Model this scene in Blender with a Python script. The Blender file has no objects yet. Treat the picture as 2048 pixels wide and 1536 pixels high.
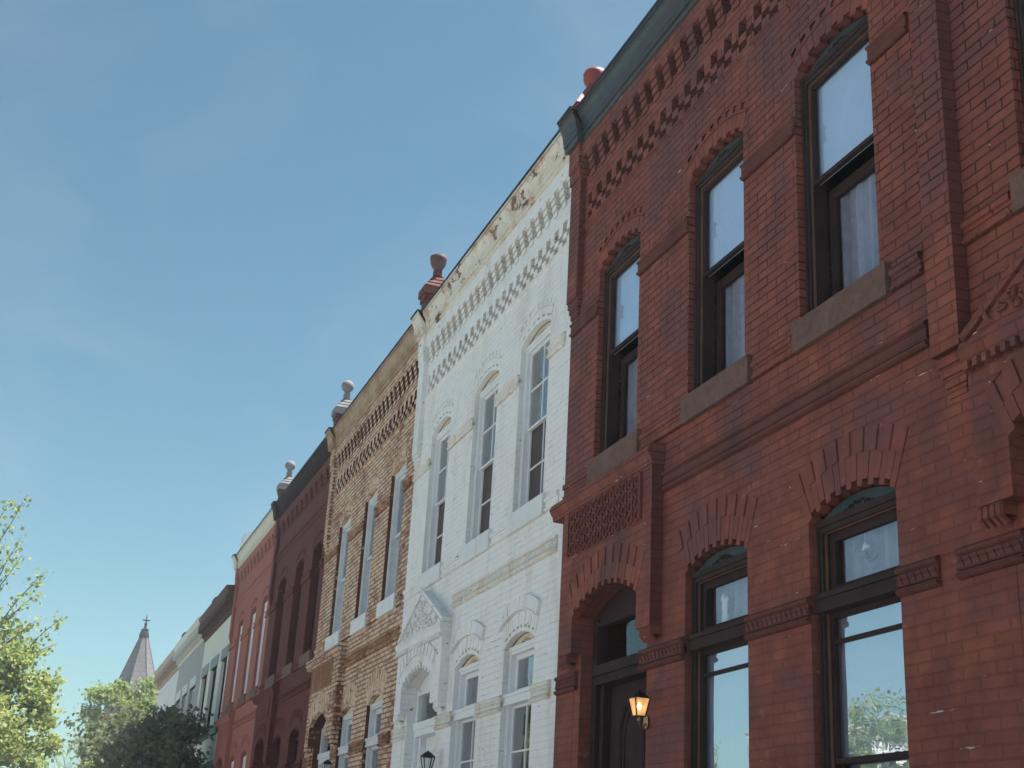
import bpy, bmesh, math, random
from mathutils import Vector, Matrix
from mathutils.geometry import tessellate_polygon
R = math.radians
random.seed(7)
S = bpy.context.scene
COL = S.collection

# ------------------------------------------------------------------ camera
# u runs along the street to the far left (world x = -u), y = 0 is the plane of the facades, the street is at y < 0
cd = bpy.data.cameras.new("camera"); cam = bpy.data.objects.new("camera", cd); COL.objects.link(cam)
FPX = 2649.3
cd.sensor_fit = 'HORIZONTAL'; cd.sensor_width = 36.0; cd.lens = 36.0 * FPX / 2048.0
cd.clip_start = 0.1; cd.clip_end = 3000
right = Vector((0.33686694, 0.93999485, 0.05413271)); down = Vector((-0.31402361, 0.16636621, -0.93472534)); fwd = Vector((-0.88764285, 0.29787912, 0.35122385))
up = -down; back = -fwd
m = Matrix(((right.x, up.x, back.x), (right.y, up.y, back.y), (right.z, up.z, back.z))).to_4x4()
m.translation = Vector((0, -4.1, 1.6)); cam.matrix_world = m
S.camera = cam

# ------------------------------------------------------------------ light
SUN_DIR = Vector((0.03, 0.40, 0.91)).normalized()        # towards the sun: high, behind the row
elev = math.asin(SUN_DIR.z); azim = math.atan2(SUN_DIR.x, SUN_DIR.y)
w = bpy.data.worlds.new("World"); S.world = w; w.use_nodes = True
nt = w.node_tree; bg = nt.nodes['Background']
sky = nt.nodes.new('ShaderNodeTexSky'); sky.sky_type = 'NISHITA'; sky.sun_disc = False
sky.sun_elevation = elev; sky.sun_rotation = azim
sky.air_density = 1.0; sky.dust_density = 0.6; sky.ozone_density = 1.0
tint = nt.nodes.new('ShaderNodeMixRGB'); tint.blend_type = 'MULTIPLY'; tint.inputs[0].default_value = 1.0; tint.inputs[2].default_value = (0.80, 1.09, 0.98, 1)
tc = nt.nodes.new('ShaderNodeTexCoord'); mp = nt.nodes.new('ShaderNodeMapping'); mp.inputs['Scale'].default_value = (1.6, 2.6, 4.5); nt.links.new(tc.outputs['Generated'], mp.inputs['Vector'])
cn = nt.nodes.new('ShaderNodeTexNoise'); cn.inputs['Scale'].default_value = 1.5; cn.inputs['Detail'].default_value = 7; cn.inputs['Roughness'].default_value = .55; cn.inputs['Distortion'].default_value = .6
nt.links.new(mp.outputs[0], cn.inputs['Vector'])
cr = nt.nodes.new('ShaderNodeMapRange'); cr.inputs[1].default_value = .46; cr.inputs[2].default_value = .78; cr.inputs[3].default_value = 0; cr.inputs[4].default_value = .20; nt.links.new(cn.outputs['Fac'], cr.inputs[0])
cl = nt.nodes.new('ShaderNodeMixRGB'); cl.inputs[2].default_value = (5.0, 5.7, 6.4, 1); nt.links.new(cr.outputs[0], cl.inputs[0])      # thin veil of cirrus
nt.links.new(sky.outputs[0], tint.inputs[1]); nt.links.new(tint.outputs[0], cl.inputs[1]); nt.links.new(cl.outputs[0], bg.inputs['Color'])
bg.inputs['Strength'].default_value = 0.0475
sl = bpy.data.lights.new("sun", 'SUN'); sl.energy = 5.0; sl.angle = R(0.5); sl.color = (1.0, 0.97, 0.92)
so = bpy.data.objects.new("sun", sl); COL.objects.link(so)
so.rotation_euler = (-SUN_DIR).to_track_quat('-Z', 'Y').to_euler(); so.location = (0, 20, 60)
S.view_settings.view_transform = 'Standard'; S.view_settings.look = 'None'; S.view_settings.gamma = 1.0
S.view_settings.exposure = 1.42
S.render.engine = 'CYCLES'
S.cycles.max_bounces = 8; S.cycles.diffuse_bounces = 4; S.cycles.transparent_max_bounces = 24
S.render.resolution_x = 1024; S.render.resolution_y = 768

# ------------------------------------------------------------------ materials
MATS = {}
class NT:
    def __init__(s, name):
        s.m = bpy.data.materials.new(name); s.m.use_nodes = True; s.t = s.m.node_tree; s.b = s.t.nodes['Principled BSDF']
        s.out = s.t.nodes['Material Output']
    def n(s, typ, **kw):
        nd = s.t.nodes.new(typ)
        for k, v in kw.items():
            if k.startswith('i_'):
                nd.inputs[k[2:].replace('_', ' ')].default_value = v
            else: setattr(nd, k, v)
        return nd
    def l(s, a, b): s.t.links.new(a, b)
    def noise(s, vec, scale, detail=4, rough=.6, dist=0.):
        nd = s.n('ShaderNodeTexNoise'); nd.inputs['Scale'].default_value = scale; nd.inputs['Detail'].default_value = detail
        nd.inputs['Roughness'].default_value = rough; nd.inputs['Distortion'].default_value = dist
        if vec is not None: s.l(vec, nd.inputs['Vector'])
        return nd.outputs['Fac']
    def ramp(s, fac, stops):
        nd = s.n('ShaderNodeValToRGB'); e = nd.color_ramp.elements
        while len(e) < len(stops): e.new(.5)
        for i, (p, c) in enumerate(stops):
            e[i].position = p; e[i].color = c if len(c) == 4 else (*c, 1)
        s.l(fac, nd.inputs['Fac']); return nd.outputs['Color']
    def mr(s, fac, a, b, c=0., d=1.):
        nd = s.n('ShaderNodeMapRange'); nd.clamp = True
        for i, v in enumerate((a, b, c, d)): nd.inputs[i + 1].default_value = v
        s.l(fac, nd.inputs[0]); return nd.outputs[0]
    def mix(s, fac, a, b, mode='MIX'):
        nd = s.n('ShaderNodeMixRGB', blend_type=mode)
        for i, v in enumerate((fac, a, b)):
            if isinstance(v, (int, float)): nd.inputs[i].default_value = v
            elif isinstance(v, tuple): nd.inputs[i].default_value = (*v, 1) if len(v) == 3 else v
            else: s.l(v, nd.inputs[i])
        return nd.outputs[0]
    def math(s, op, a, b=0.):
        nd = s.n('ShaderNodeMath', operation=op)
        for i, v in enumerate((a, b)):
            if isinstance(v, (int, float)): nd.inputs[i].default_value = v
            else: s.l(v, nd.inputs[i])
        return nd.outputs[0]
    def bump(s, h, strength=.5, dist=.01):
        nd = s.n('ShaderNodeBump'); nd.inputs['Strength'].default_value = strength; nd.inputs['Distance'].default_value = dist
        s.l(h, nd.inputs['Height']); s.l(nd.outputs[0], s.b.inputs['Normal'])
    def n_z(s, P):
        e = s.n('ShaderNodeSeparateXYZ'); s.l(P, e.inputs[0]); return e.outputs[2]
    def pos(s): return s.n('ShaderNodeNewGeometry').outputs['Position']
    def scaled(s, vec, sc):
        nd = s.n('ShaderNodeMapping'); nd.inputs['Scale'].default_value = sc; s.l(vec, nd.inputs['Vector']); return nd.outputs[0]

CW, CH = 0.2340, 0.0620
def brick_mat(name, c1, c2, joint, joint_vis=.8, sparse=False, jmin=.15, msize=.0042, peel=None, chip=None, fleck=None, grime=(.05, .035, .03), grime_amt=.35, rough=.75, bumpd=.0042, rust=None, seed=0., mott=False, heavy=False):
    k = NT(name)
    uv = k.n('ShaderNodeUVMap').outputs[0]
    P = k.pos()
    # slightly wavering courses
    wob = k.n('ShaderNodeTexNoise'); wob.inputs['Scale'].default_value = 1.6; k.l(P, wob.inputs['Vector'])
    sub = k.n('ShaderNodeVectorMath', operation='SUBTRACT'); k.l(wob.outputs['Color'], sub.inputs[0]); sub.inputs[1].default_value = (.5, .5, .5)
    scl = k.n('ShaderNodeVectorMath', operation='SCALE'); k.l(sub.outputs[0], scl.inputs[0]); scl.inputs['Scale'].default_value = .016
    add = k.n('ShaderNodeVectorMath', operation='ADD'); k.l(uv, add.inputs[0]); k.l(scl.outputs[0], add.inputs[1])
    fine = k.n('ShaderNodeTexNoise'); fine.inputs['Scale'].default_value = 28; k.l(P, fine.inputs['Vector'])
    sub2 = k.n('ShaderNodeVectorMath', operation='SUBTRACT'); k.l(fine.outputs['Color'], sub2.inputs[0]); sub2.inputs[1].default_value = (.5, .5, .5)
    scl2 = k.n('ShaderNodeVectorMath', operation='SCALE'); k.l(sub2.outputs[0], scl2.inputs[0]); scl2.inputs['Scale'].default_value = .010
    add2 = k.n('ShaderNodeVectorMath', operation='ADD'); k.l(add.outputs[0], add2.inputs[0]); k.l(scl2.outputs[0], add2.inputs[1])
    br = k.n('ShaderNodeTexBrick'); br.offset = .5; br.offset_frequency = 2; br.squash = 1.0
    for kk, v in (('Scale', 1.), ('Mortar Size', msize), ('Mortar Smooth', .35), ('Bias', 0.), ('Brick Width', CW), ('Row Height', CH)): br.inputs[kk].default_value = v
    br.inputs['Color1'].default_value = (0, 0, 0, 1); br.inputs['Color2'].default_value = (1, 1, 1, 1); br.inputs['Mortar'].default_value = (.5, .5, .5, 1)
    k.l(add2.outputs[0], br.inputs['Vector'])
    mort = br.outputs['Fac']
    big = k.noise(P, .9, 5, .62); mid = k.noise(P, 4.5, 5, .65); fin = k.noise(P, 60, 4, .7)
    col = k.mix(k.math('MULTIPLY', br.outputs['Color'], .6), c1, c2)
    col = k.mix(k.mr(mid, .38, .62), col, c2)
    col = k.mix(k.math('MULTIPLY', k.mr(fin, .3, .75), .35), col, tuple(x * .6 for x in c1))
    if peel:
        pn = k.noise(k.scaled(P, (1.8, 1.8, 5.5)), 4.2, 10, .8, .2)
        pb = k.math('ADD', pn, k.math('MULTIPLY', k.math('SUBTRACT', br.outputs['Color'], .5), peel[3]))
        pb = k.math('ADD', pb, k.math('MULTIPLY', k.math('SUBTRACT', big, .5), .5))
        msk = k.mr(pb, peel[1], peel[2])
        pc = k.mix(k.mr(mid, .35, .65), peel[0], tuple(x * .62 for x in peel[0]))
        col = k.mix(msk, col, pc)
    gn = k.noise(k.scaled(P, (1, 1, .35)), 2.3, 6, .7)
    col = k.mix(k.math('MULTIPLY', k.mr(gn, .5, .78), grime_amt), col, grime)
    if rust:
        rn = k.noise(k.scaled(P, (1.6, 1.6, .5)), 3.1, 7, .7)
        col = k.mix(k.math('MULTIPLY', k.mr(rn, rust[1], rust[1] + .07), .8), col, rust[0])
    if mott:
        col = k.mix(k.math('MULTIPLY', k.mr(k.noise(P, 1.3, 3, .5, .5), .48, .66), .6), col, (.115, .058, .064)); col = k.mix(k.math('MULTIPLY', k.mr(k.noise(k.scaled(P, (1, 1, 1.8)), 2.7, 8, .75), .60, .72), .55), col, (.42, .20, .15))
    if chip:
        cn = k.noise(k.scaled(P, (1.0, 1.0, 1.7)), 7.5, 6, .6)
        col = k.mix(k.mr(cn, chip[1], chip[1] + .02), col, chip[0])
    jv = k.math('MULTIPLY', mort, k.mr(k.noise(P, 3.2, 4, .7), .36, .56, jmin, joint_vis))
    if heavy: jv = k.math('MULTIPLY', jv, k.mr(k.n_z(P), 3.6, 5.4, .2, 1.))
    if sparse: jv = k.math('MULTIPLY', k.math('MULTIPLY', mort, k.mr(k.noise(k.scaled(P, (.8, .8, 3)), 5.5, 5, .7), .52, .60, .06, 1.)), k.mr(k.noise(P, .7, 3, .6), .36, .6, .1, joint_vis))
    col = k.mix(jv, col, joint)
    if fleck:
        fn = k.math('MULTIPLY', mort, k.mr(k.noise(k.scaled(P, (.7, .7, 5)), 4.3, 3, .7), .655, .69))
        col = k.mix(fn, col, fleck)
    k.l(col, k.b.inputs['Base Color'])
    k.b.inputs['Roughness'].default_value = rough; k.b.inputs['Specular IOR Level'].default_value = .15
    h = k.math('ADD', k.math('MULTIPLY', mort, -1.0), k.math('MULTIPLY', fin, .35)); h = k.math('ADD', h, k.math('MULTIPLY', br.outputs['Color'], .25))
    k.bump(h, .9, bumpd)
    return k.m

def paint_mat(name, c, c2=None, rough=.5, spots=None, stain=None, scale=6., bumpd=.003, metallic=0., st=(.55, .72), vert=(1, 1, .4), spec=.3, sps=9.5):
    k = NT(name); P = k.pos()
    c2 = c2 or tuple(x * .75 for x in c)
    col = k.mix(k.mr(k.noise(P, scale, 6, .65), .35, .65), c, c2)
    col = k.mix(k.math('MULTIPLY', k.mr(k.noise(P, 70, 3, .7), .35, .8), .4), col, tuple(x * .7 for x in c2))
    if stain: col = k.mix(k.mr(k.noise(k.scaled(P, vert), 3.6, 8, .72, .3), *st), col, stain)
    if spots: col = k.mix(k.mr(k.noise(k.scaled(P, (1, 1, 2)), sps, 8, .66), spots[1], spots[1] + .025), col, spots[0])
    k.l(col, k.b.inputs['Base Color']); k.b.inputs['Roughness'].default_value = rough; k.b.inputs['Metallic'].default_value = metallic; k.b.inputs['Specular IOR Level'].default_value = spec
    k.bump(k.noise(P, 45, 5, .7), .5, bumpd)
    return k.m

M = {}
M['red'] = brick_mat('red_painted_brick', (.295, .095, .066), (.180, .058, .044), (.036, .017, .015), .95, msize=.0062, jmin=.35, fleck=(.55, .42, .38), grime=(.05, .032, .028), grime_amt=.7, mott=True, heavy=True)
M['white'] = brick_mat('white_painted_brick', (.83, .825, .81), (.78, .775, .765), (.30, .27, .25), .75, sparse=True, bumpd=.0028, chip=((.12, .06, .045), .668), grime=(.50, .46, .40), grime_amt=.75, rust=((.62, .50, .34), .64))
M['tan'] = brick_mat('peeling_tan_brick', (.72, .545, .40), (.62, .45, .31), (.15, .055, .038), 1.0, jmin=.7, msize=.0105, peel=((.24, .085, .052), .51, .66, .16), grime=(.30, .12, .075), grime_amt=.8)
M['redsoot_shade'] = brick_mat('soot_and_shade_red_brick', (.17, .062, .048), (.12, .044, .038), (.045, .02, .018), .6, grime=(.05, .034, .03), grime_amt=.9)  # sooty belts and recesses; painted shade on pilaster and surround sides
M['whitebelt'] = brick_mat('rust_stained_white_brick', (.80, .78, .74), (.74, .71, .65), (.35, .28, .2), .5, bumpd=.003, chip=((.16, .08, .05), .67), rust=((.60, .48, .32), .53))
M['tanbelt'] = brick_mat('worn_tan_band', (.52, .33, .20), (.42, .24, .14), (.15, .06, .045), .9, peel=((.22, .08, .05), .42, .60, .12))
M['whitecol'] = brick_mat('stained_white_brick', (.74, .71, .66), (.66, .62, .56), (.3, .25, .2), .6, bumpd=.003, chip=((.30, .18, .12), .62))
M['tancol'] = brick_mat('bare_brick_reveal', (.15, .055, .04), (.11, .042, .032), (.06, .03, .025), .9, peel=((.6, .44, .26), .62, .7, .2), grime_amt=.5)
M['maroon'] = brick_mat('dark_maroon_brick', (.155, .038, .030), (.11, .029, .024), (.035, .016, .018), .8, grime=(.04, .025, .025), grime_amt=.5)
M['salmon'] = brick_mat('salmon_painted_brick', (.42, .150, .118), (.35, .12, .095), (.18, .065, .055), .6, grime=(.25, .10, .08), grime_amt=.3)
M['cream'] = paint_mat('cream_stucco', (.80, .79, .72), (.75, .74, .68), .8, stain=(.55, .55, .48), bumpd=.004)
M['grey'] = paint_mat('grey_stucco', (.40, .41, .41), (.35, .36, .36), .8, stain=(.22, .24, .23), bumpd=.004)
M['palewall'] = paint_mat('pale_stucco', (.72, .74, .75), (.66, .68, .70), .8, stain=(.45, .48, .48), bumpd=.004)
M['stone'] = paint_mat('brownstone_sill', (.175, .098, .076), (.115, .066, .055), .85, stain=(.15, .12, .10), bumpd=.006, scale=14)
M['whitepaint'] = paint_mat('white_gloss_paint', (.78, .79, .80), (.72, .74, .76), .45, stain=(.60, .58, .52), st=(.62, .8))
M['oldwhite'] = paint_mat('flaking_white_paint', (.66, .68, .70), (.55, .58, .60), .6, spots=((.16, .13, .11), .66), stain=(.45, .42, .38), st=(.6, .75))
M['whitesill'] = paint_mat('stained_white_sill', (.74, .75, .75), (.66, .67, .67), .6, stain=(.52, .40, .25), st=(.60, .74), spots=((.2, .14, .1), .72))
M['creampaint'] = paint_mat('cream_arch_paint', (.66, .58, .42), (.58, .49, .34), .6, stain=(.35, .24, .15), spots=((.12, .06, .04), .62))
M['greenblk'] = paint_mat('black_green_paint', (.056, .038, .036), (.040, .028, .028), .8, spec=.08, stain=(.06, .05, .045), bumpd=.002)
M['greenhead'] = paint_mat('dark_green_arch_board', (.045, .072, .074), (.030, .045, .048), .5, stain=(.05, .04, .035))
M['dkframe'] = paint_mat('dark_brown_frame_paint', (.054, .034, .033), (.038, .025, .026), .8, spec=.08, bumpd=.002)
M['redrail'] = paint_mat('thin_copper_bead', (.20, .10, .07), (.14, .07, .05), .4)
M['corn_green'] = paint_mat('weathered_green_cornice', (.045, .075, .086), (.024, .034, .040), .42, spec=.4, stain=(.045, .030, .025), st=(.46, .58), vert=(.18, 5, 7), bumpd=.003)
M['corn_white'] = paint_mat('rusting_white_cornice', (.72, .69, .61), (.62, .57, .47), .5, stain=(.42, .22, .11), st=(.50, .66), vert=(.9, 2.2, .9), spots=((.14, .07, .05), .575), sps=3.2)
M['corn_tan'] = paint_mat('rusting_tan_cornice', (.44, .33, .21), (.30, .21, .13), .6, stain=(.24, .11, .055), st=(.45, .66), vert=(.5, 1, 1), spots=((.10, .06, .045), .68))
M['corn_dark'] = paint_mat('dark_brown_cornice', (.036, .026, .030), (.026, .020, .024), .9, spec=.02, stain=(.09, .05, .045))
M['corn_cream'] = paint_mat('cream_cornice', (.66, .64, .52), (.58, .56, .46), .5, stain=(.45, .42, .32))
M['corn_brown'] = paint_mat('brown_bracket_cornice', (.13, .075, .070), (.10, .055, .052), .8, spec=.1, stain=(.07, .04, .04))
M['corn_grey'] = paint_mat('pale_grey_cornice', (.60, .60, .56), (.52, .52, .48), .5)
M['corn_beige'] = paint_mat('beige_cornice', (.40, .29, .21), (.32, .22, .17), .5, stain=(.2, .13, .1))
M['gutter'] = paint_mat('dark_gutter_metal', (.035, .04, .055), (.025, .03, .04), .7, spec=.08)
M['lead'] = paint_mat('blue_grey_flashing', (.30, .36, .42), (.24, .29, .34), .4)
M['capstone'] = paint_mat('weathered_cap_stone', (.26, .245, .25), (.18, .175, .185), .85, stain=(.30, .16, .11), st=(.62, .74), bumpd=.006)
M['redstone'] = paint_mat('red_painted_finial', (.30, .055, .038), (.21, .04, .03), .45, stain=(.14, .04, .035), bumpd=.008)
M['brownpier'] = brick_mat('brown_pier_brick', (.17, .05, .042), (.12, .04, .035), (.05, .025, .02), .8)
M['lintel_grey'] = paint_mat('blue_grey_lintel_paint', (.30, .34, .36), (.26, .30, .32), .7)
M['lintel_white'] = paint_mat('pale_lintel_paint', (.66, .67, .70), (.6, .61, .64), .7)
M['greensill'] = paint_mat('dark_green_sill', (.05, .085, .075), (.04, .065, .06), .5)
M['terracotta'] = paint_mat('terracotta_rings', (.20, .055, .042), (.12, .035, .03), .7, bumpd=.005)
M['tanterra'] = paint_mat('tan_terracotta', (.36, .17, .10), (.26, .11, .07), .7, stain=(.55, .40, .24), bumpd=.005)
M['roof'] = paint_mat('dark_roofing', (.06, .06, .065), (.045, .045, .05), .9)
M['slate'] = None
M['asphalt'] = paint_mat('pale_worn_roadway', (.27, .265, .26), (.235, .23, .225), .9, stain=(.16, .155, .15), bumpd=.006, scale=1.5)
M['concrete'] = paint_mat('pavement_concrete', (.47, .46, .44), (.41, .405, .39), .9, stain=(.24, .23, .21), bumpd=.004, scale=2.)
M['grass'] = paint_mat('grass', (.16, .165, .125), (.13, .135, .10), .95, bumpd=.03, scale=5.)
M['roadpaint'] = paint_mat('road_marking_paint', (.70, .70, .66), (.6, .6, .57), .7)
M['black'] = paint_mat('black_iron', (.025, .022, .022), (.018, .016, .016), .4, metallic=.4)
M['brass'] = paint_mat('brass', (.45, .33, .17), (.34, .25, .13), .35, metallic=.8)
M['bark'] = paint_mat('bark', (.11, .085, .065), (.07, .055, .045), .95, bumpd=.02, scale=12)
M['room'] = paint_mat('room_interior', (.10, .085, .075), (.08, .07, .06), .9)
M['blind'] = paint_mat('window_blind_cloth', (.56, .68, .84), (.52, .64, .80), .85, stain=(.46, .58, .74), vert=(3.5, 1, .15), bumpd=.002)
M['lace'] = paint_mat('lace_curtain', (.36, .36, .44), (.26, .27, .34), .9, stain=(.40, .38, .46), st=(.45, .7), scale=18, bumpd=.004)
M['curt'] = paint_mat('grey_curtain', (.26, .25, .26), (.18, .17, .19), .9, vert=(8, 1, .3), bumpd=.003)
M['screen'] = paint_mat('brown_screen_mesh', (.075, .042, .042), (.055, .034, .034), .45)
M['dkcurt'] = paint_mat('brown_insect_screen', (.085, .050, .048), (.065, .04, .04), .8)

def glass_mat(name, base=.1, ior=1.5, tint=(.9, .95, 1), wav=.12):
    """clear pane: a coated reflection of at least `base`, rising with the angle, over a see-through body"""
    k = NT(name)
    fr = k.n('ShaderNodeFresnel'); bf = k.n('ShaderNodeNewGeometry').outputs['Backfacing']
    k.l(k.math('ADD', k.math('MULTIPLY', bf, 1 / ior - ior), ior), fr.inputs['IOR'])
    fac = k.math('ADD', k.math('MULTIPLY', fr.outputs[0], 1 - base), base)
    g = k.n('ShaderNodeBsdfGlossy'); g.inputs['Roughness'].default_value = .0; g.inputs['Color'].default_value = (.95, .97, 1, 1)
    tr = k.n('ShaderNodeBsdfTransparent'); tr.inputs['Color'].default_value = (*tint, 1)
    bp = k.n('ShaderNodeBump'); bp.inputs['Strength'].default_value = wav; bp.inputs['Distance'].default_value = .02
    k.l(k.noise(k.pos(), 2.3, 2, .5), bp.inputs['Height']); k.l(bp.outputs[0], g.inputs['Normal'])
    mx = k.n('ShaderNodeMixShader'); k.l(fac, mx.inputs[0]); k.l(tr.outputs[0], mx.inputs[1]); k.l(g.outputs[0], mx.inputs[2])
    k.l(mx.outputs[0], k.out.inputs['Surface']); return k.m
M['glass'] = glass_mat('window_glass', .16, wav=.22)
M['glass_coat'] = glass_mat('coated_window_glass', .50)
M['glass2'] = glass_mat('window_glass_plain', .04, tint=(.85, .88, .9), wav=.2)
M['glass3'] = glass_mat('window_glass_old', .30, tint=(.6, .62, .65), wav=.25)
def lampglass():
    k = NT('seeded_amber_glass'); e = k.n('ShaderNodeEmission'); e.inputs['Color'].default_value = (1.0, .56, .24, 1)
    P = k.pos(); k.l(k.mr(k.noise(P, 22, 4, .6), .3, .7, .06, .22), e.inputs['Strength'])
    tr = k.n('ShaderNodeBsdfTransparent'); tr.inputs['Color'].default_value = (.95, .72, .45, 1)
    tl = k.n('ShaderNodeBsdfTranslucent'); tl.inputs['Color'].default_value = (.9, .62, .34, 1)
    m1 = k.n('ShaderNodeMixShader'); m1.inputs[0].default_value = .45; k.l(tr.outputs[0], m1.inputs[1]); k.l(tl.outputs[0], m1.inputs[2])
    a = k.n('ShaderNodeAddShader'); k.l(m1.outputs[0], a.inputs[0]); k.l(e.outputs[0], a.inputs[1]); k.l(a.outputs[0], k.out.inputs['Surface'])
    return k.m
M['lampglass'] = lampglass()
def bulb():
    k = NT('glowing_bulb'); k.b.inputs['Emission Color'].default_value = (1.0, .75, .45, 1); k.b.inputs['Emission Strength'].default_value = 3.0
    return k.m
M['bulb'] = bulb()
def slate():
    k = NT('grey_slate'); P = k.pos(); uv = k.n('ShaderNodeUVMap').outputs[0]
    br = k.n('ShaderNodeTexBrick')
    for kk, v in (('Scale', 1.), ('Mortar Size', .02), ('Mortar Smooth', .3), ('Brick Width', .42), ('Row Height', .32)): br.inputs[kk].default_value = v
    br.inputs['Color1'].default_value = (.10, .09, .09, 1); br.inputs['Color2'].default_value = (.15, .135, .13, 1); br.inputs['Mortar'].default_value = (.05, .045, .045, 1)
    k.l(uv, br.inputs['Vector'])
    col = k.mix(k.mr(k.noise(P, 1.2, 5, .6), .4, .7), br.outputs['Color'], (.11, .10, .10))
    k.l(col, k.b.inputs['Base Color']); k.b.inputs['Roughness'].default_value = .7; k.bump(k.math('MULTIPLY', br.outputs['Fac'], -1.), .8, .04); return k.m
M['slate'] = slate()
def leaf(name, a, b, c, tl=.45):
    k = NT(name); P = k.pos()
    col = k.mix(k.mr(k.noise(P, 1.6, 3, .6), .38, .6), a, b)
    col = k.mix(k.mr(k.noise(P, 9, 2, .5), .45, .7), col, c)
    d = k.n('ShaderNodeBsdfDiffuse'); t = k.n('ShaderNodeBsdfTranslucent'); k.l(col, d.inputs['Color'])
    k.l(k.mix(1., col, (1.0, 1.0, .45), 'MULTIPLY'), t.inputs['Color'])
    mx = k.n('ShaderNodeMixShader'); mx.inputs[0].default_value = tl; k.l(d.outputs[0], mx.inputs[1]); k.l(t.outputs[0], mx.inputs[2])
    k.l(mx.outputs[0], k.out.inputs['Surface']); return k.m
M['leaf_a'] = leaf('maple_leaves', (.22, .31, .15), (.34, .41, .19), (.46, .46, .26))
M['leaf_b'] = leaf('bright_tree_leaves', (.23, .31, .15), (.36, .41, .18), (.19, .26, .13))
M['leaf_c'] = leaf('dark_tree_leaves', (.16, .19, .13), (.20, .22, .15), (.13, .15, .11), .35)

# ------------------------------------------------------------------ mesh helper: coordinates are (u, y, z)
class MB:
    def __init__(s): s.v = []; s.f = []; s.uv = []
    def face(s, pts, uvs=None):
        i = len(s.v); s.v += [tuple(p) for p in pts]; s.f.append(tuple(range(i, i + len(pts))))
        if uvs is None:
            a, b, c = (Vector(p) for p in pts[:3]); n = (b - a).cross(c - a)
            if n.length > 1e-12: n.normalize()
            if abs(n.z) > .8: uvs = [(p[0], p[1]) for p in pts]
            elif abs(n.x) > .7: uvs = [(p[0] - p[1], p[2]) for p in pts]
            else: uvs = [(p[0] - p[1], p[2]) for p in pts]
        s.uv += uvs
    def prism(s, poly, y0, y1, front=True, back_=False, uvc=None):      # poly of (u,z)
        n = len(poly)
        if uvc is not None:
            s.face([(a, y0, b) for a, b in poly], [uvc] * n)
            for i in range(n):
                a, b = poly[i], poly[(i + 1) % n]
                s.face([(a[0], y0, a[1]), (a[0], y1, a[1]), (b[0], y1, b[1]), (b[0], y0, b[1])], [uvc] * 4)
            return
        if front: s.face([(a, y0, b) for a, b in poly])
        if back_: s.face([(a, y1, b) for a, b in reversed(poly)])
        for i in range(n):
            a, b = poly[i], poly[(i + 1) % n]
            s.face([(a[0], y0, a[1]), (a[0], y1, a[1]), (b[0], y1, b[1]), (b[0], y0, b[1])])
    def box(s, u0, u1, y0, y1, z0, z1):
        P = [(u, y, z) for u in (u0, u1) for y in (y0, y1) for z in (z0, z1)]
        for q in ((0, 1, 3, 2), (4, 6, 7, 5), (0, 4, 5, 1), (2, 3, 7, 6), (0, 2, 6, 4), (1, 5, 7, 3)): s.face([P[i] for i in q])
    def sweep(s, prof, u0, u1, caps=True):                    # prof of (y,z), extruded along u
        for a, b in zip(prof[:-1], prof[1:]):
            s.face([(u0, a[0], a[1]), (u1, a[0], a[1]), (u1, b[0], b[1]), (u0, b[0], b[1])], [(u0, a[1]), (u1, a[1]), (u1, b[1]), (u0, b[1])])
        if caps:
            for u in (u0, u1): s.face([(u, y, z) for y, z in prof])
    def poly_holes(s, outer, holes, y):
        loops = [[Vector((a, b, 0)) for a, b in outer]] + [[Vector((a, b, 0)) for a, b in h] for h in holes]
        flat = [p for l in loops for p in l]
        for t in tessellate_polygon(loops):
            s.face([(flat[i].x, y, flat[i].y) for i in t])
    def tube(s, pts, r, n=8, cap=True):
        rings = []
        rr = r if isinstance(r, (list, tuple)) else [r] * len(pts)
        for i, p in enumerate(pts):
            p = Vector(p); d = Vector(pts[min(i + 1, len(pts) - 1)]) - Vector(pts[max(i - 1, 0)]); d.normalize()
            a = d.orthogonal().normalized() if i == 0 else (a - d * a.dot(d)).normalized()
            b = d.cross(a); rings.append([p + (a * math.cos(2 * math.pi * j / n) + b * math.sin(2 * math.pi * j / n)) * rr[i] for j in range(n)])
        for A, B in zip(rings[:-1], rings[1:]):
            for j in range(n): s.face([A[j], A[(j + 1) % n], B[(j + 1) % n], B[j]])
        if cap: s.face(rings[0][::-1]); s.face(rings[-1])
    def lathe(s, c, prof, n=20, squash=1.):                   # prof of (r, z) round a vertical axis at c=(u,y)
        rings = [[(c[0] + r * math.cos(2 * math.pi * j / n), c[1] + squash * r * math.sin(2 * math.pi * j / n), z) for j in range(n)] for r, z in prof]
        for A, B in zip(rings[:-1], rings[1:]):
            for j in range(n): s.face([A[j], A[(j + 1) % n], B[(j + 1) % n], B[j]])
    def build(s, name, mat, parent=None, smooth=False, recalc=True):
        me = bpy.data.meshes.new(name)
        o = parent; off = Vector((0, 0, 0))
        if parent is not None:
            q = parent
            while q is not None: off += q.location; q = q.parent
        me.from_pydata([(-v[0] - off.x, v[1] - off.y, v[2] - off.z) for v in s.v], [], s.f)
        l = me.uv_layers.new(name='UVMap'); flat = [c for t in s.uv for c in t]; l.data.foreach_set('uv', flat)
        if smooth or recalc:
            bm = bmesh.new(); bm.from_mesh(me)
            bmesh.ops.remove_doubles(bm, verts=bm.verts, dist=1e-5)
            bmesh.ops.recalc_face_normals(bm, faces=bm.faces); bm.to_mesh(me); bm.free()
        if smooth:
            for p in me.polygons: p.use_smooth = True
        me.materials.append(M[mat] if isinstance(mat, str) else mat)
        ob = bpy.data.objects.new(name, me); COL.objects.link(ob)
        if parent is not None: ob.parent = parent
        return ob
def tag(o, label, cat, group=None):
    o['label'] = label; o['category'] = cat
    if group: o['group'] = group
    return o
def struct(o): o['kind'] = 'structure'; return o
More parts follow.
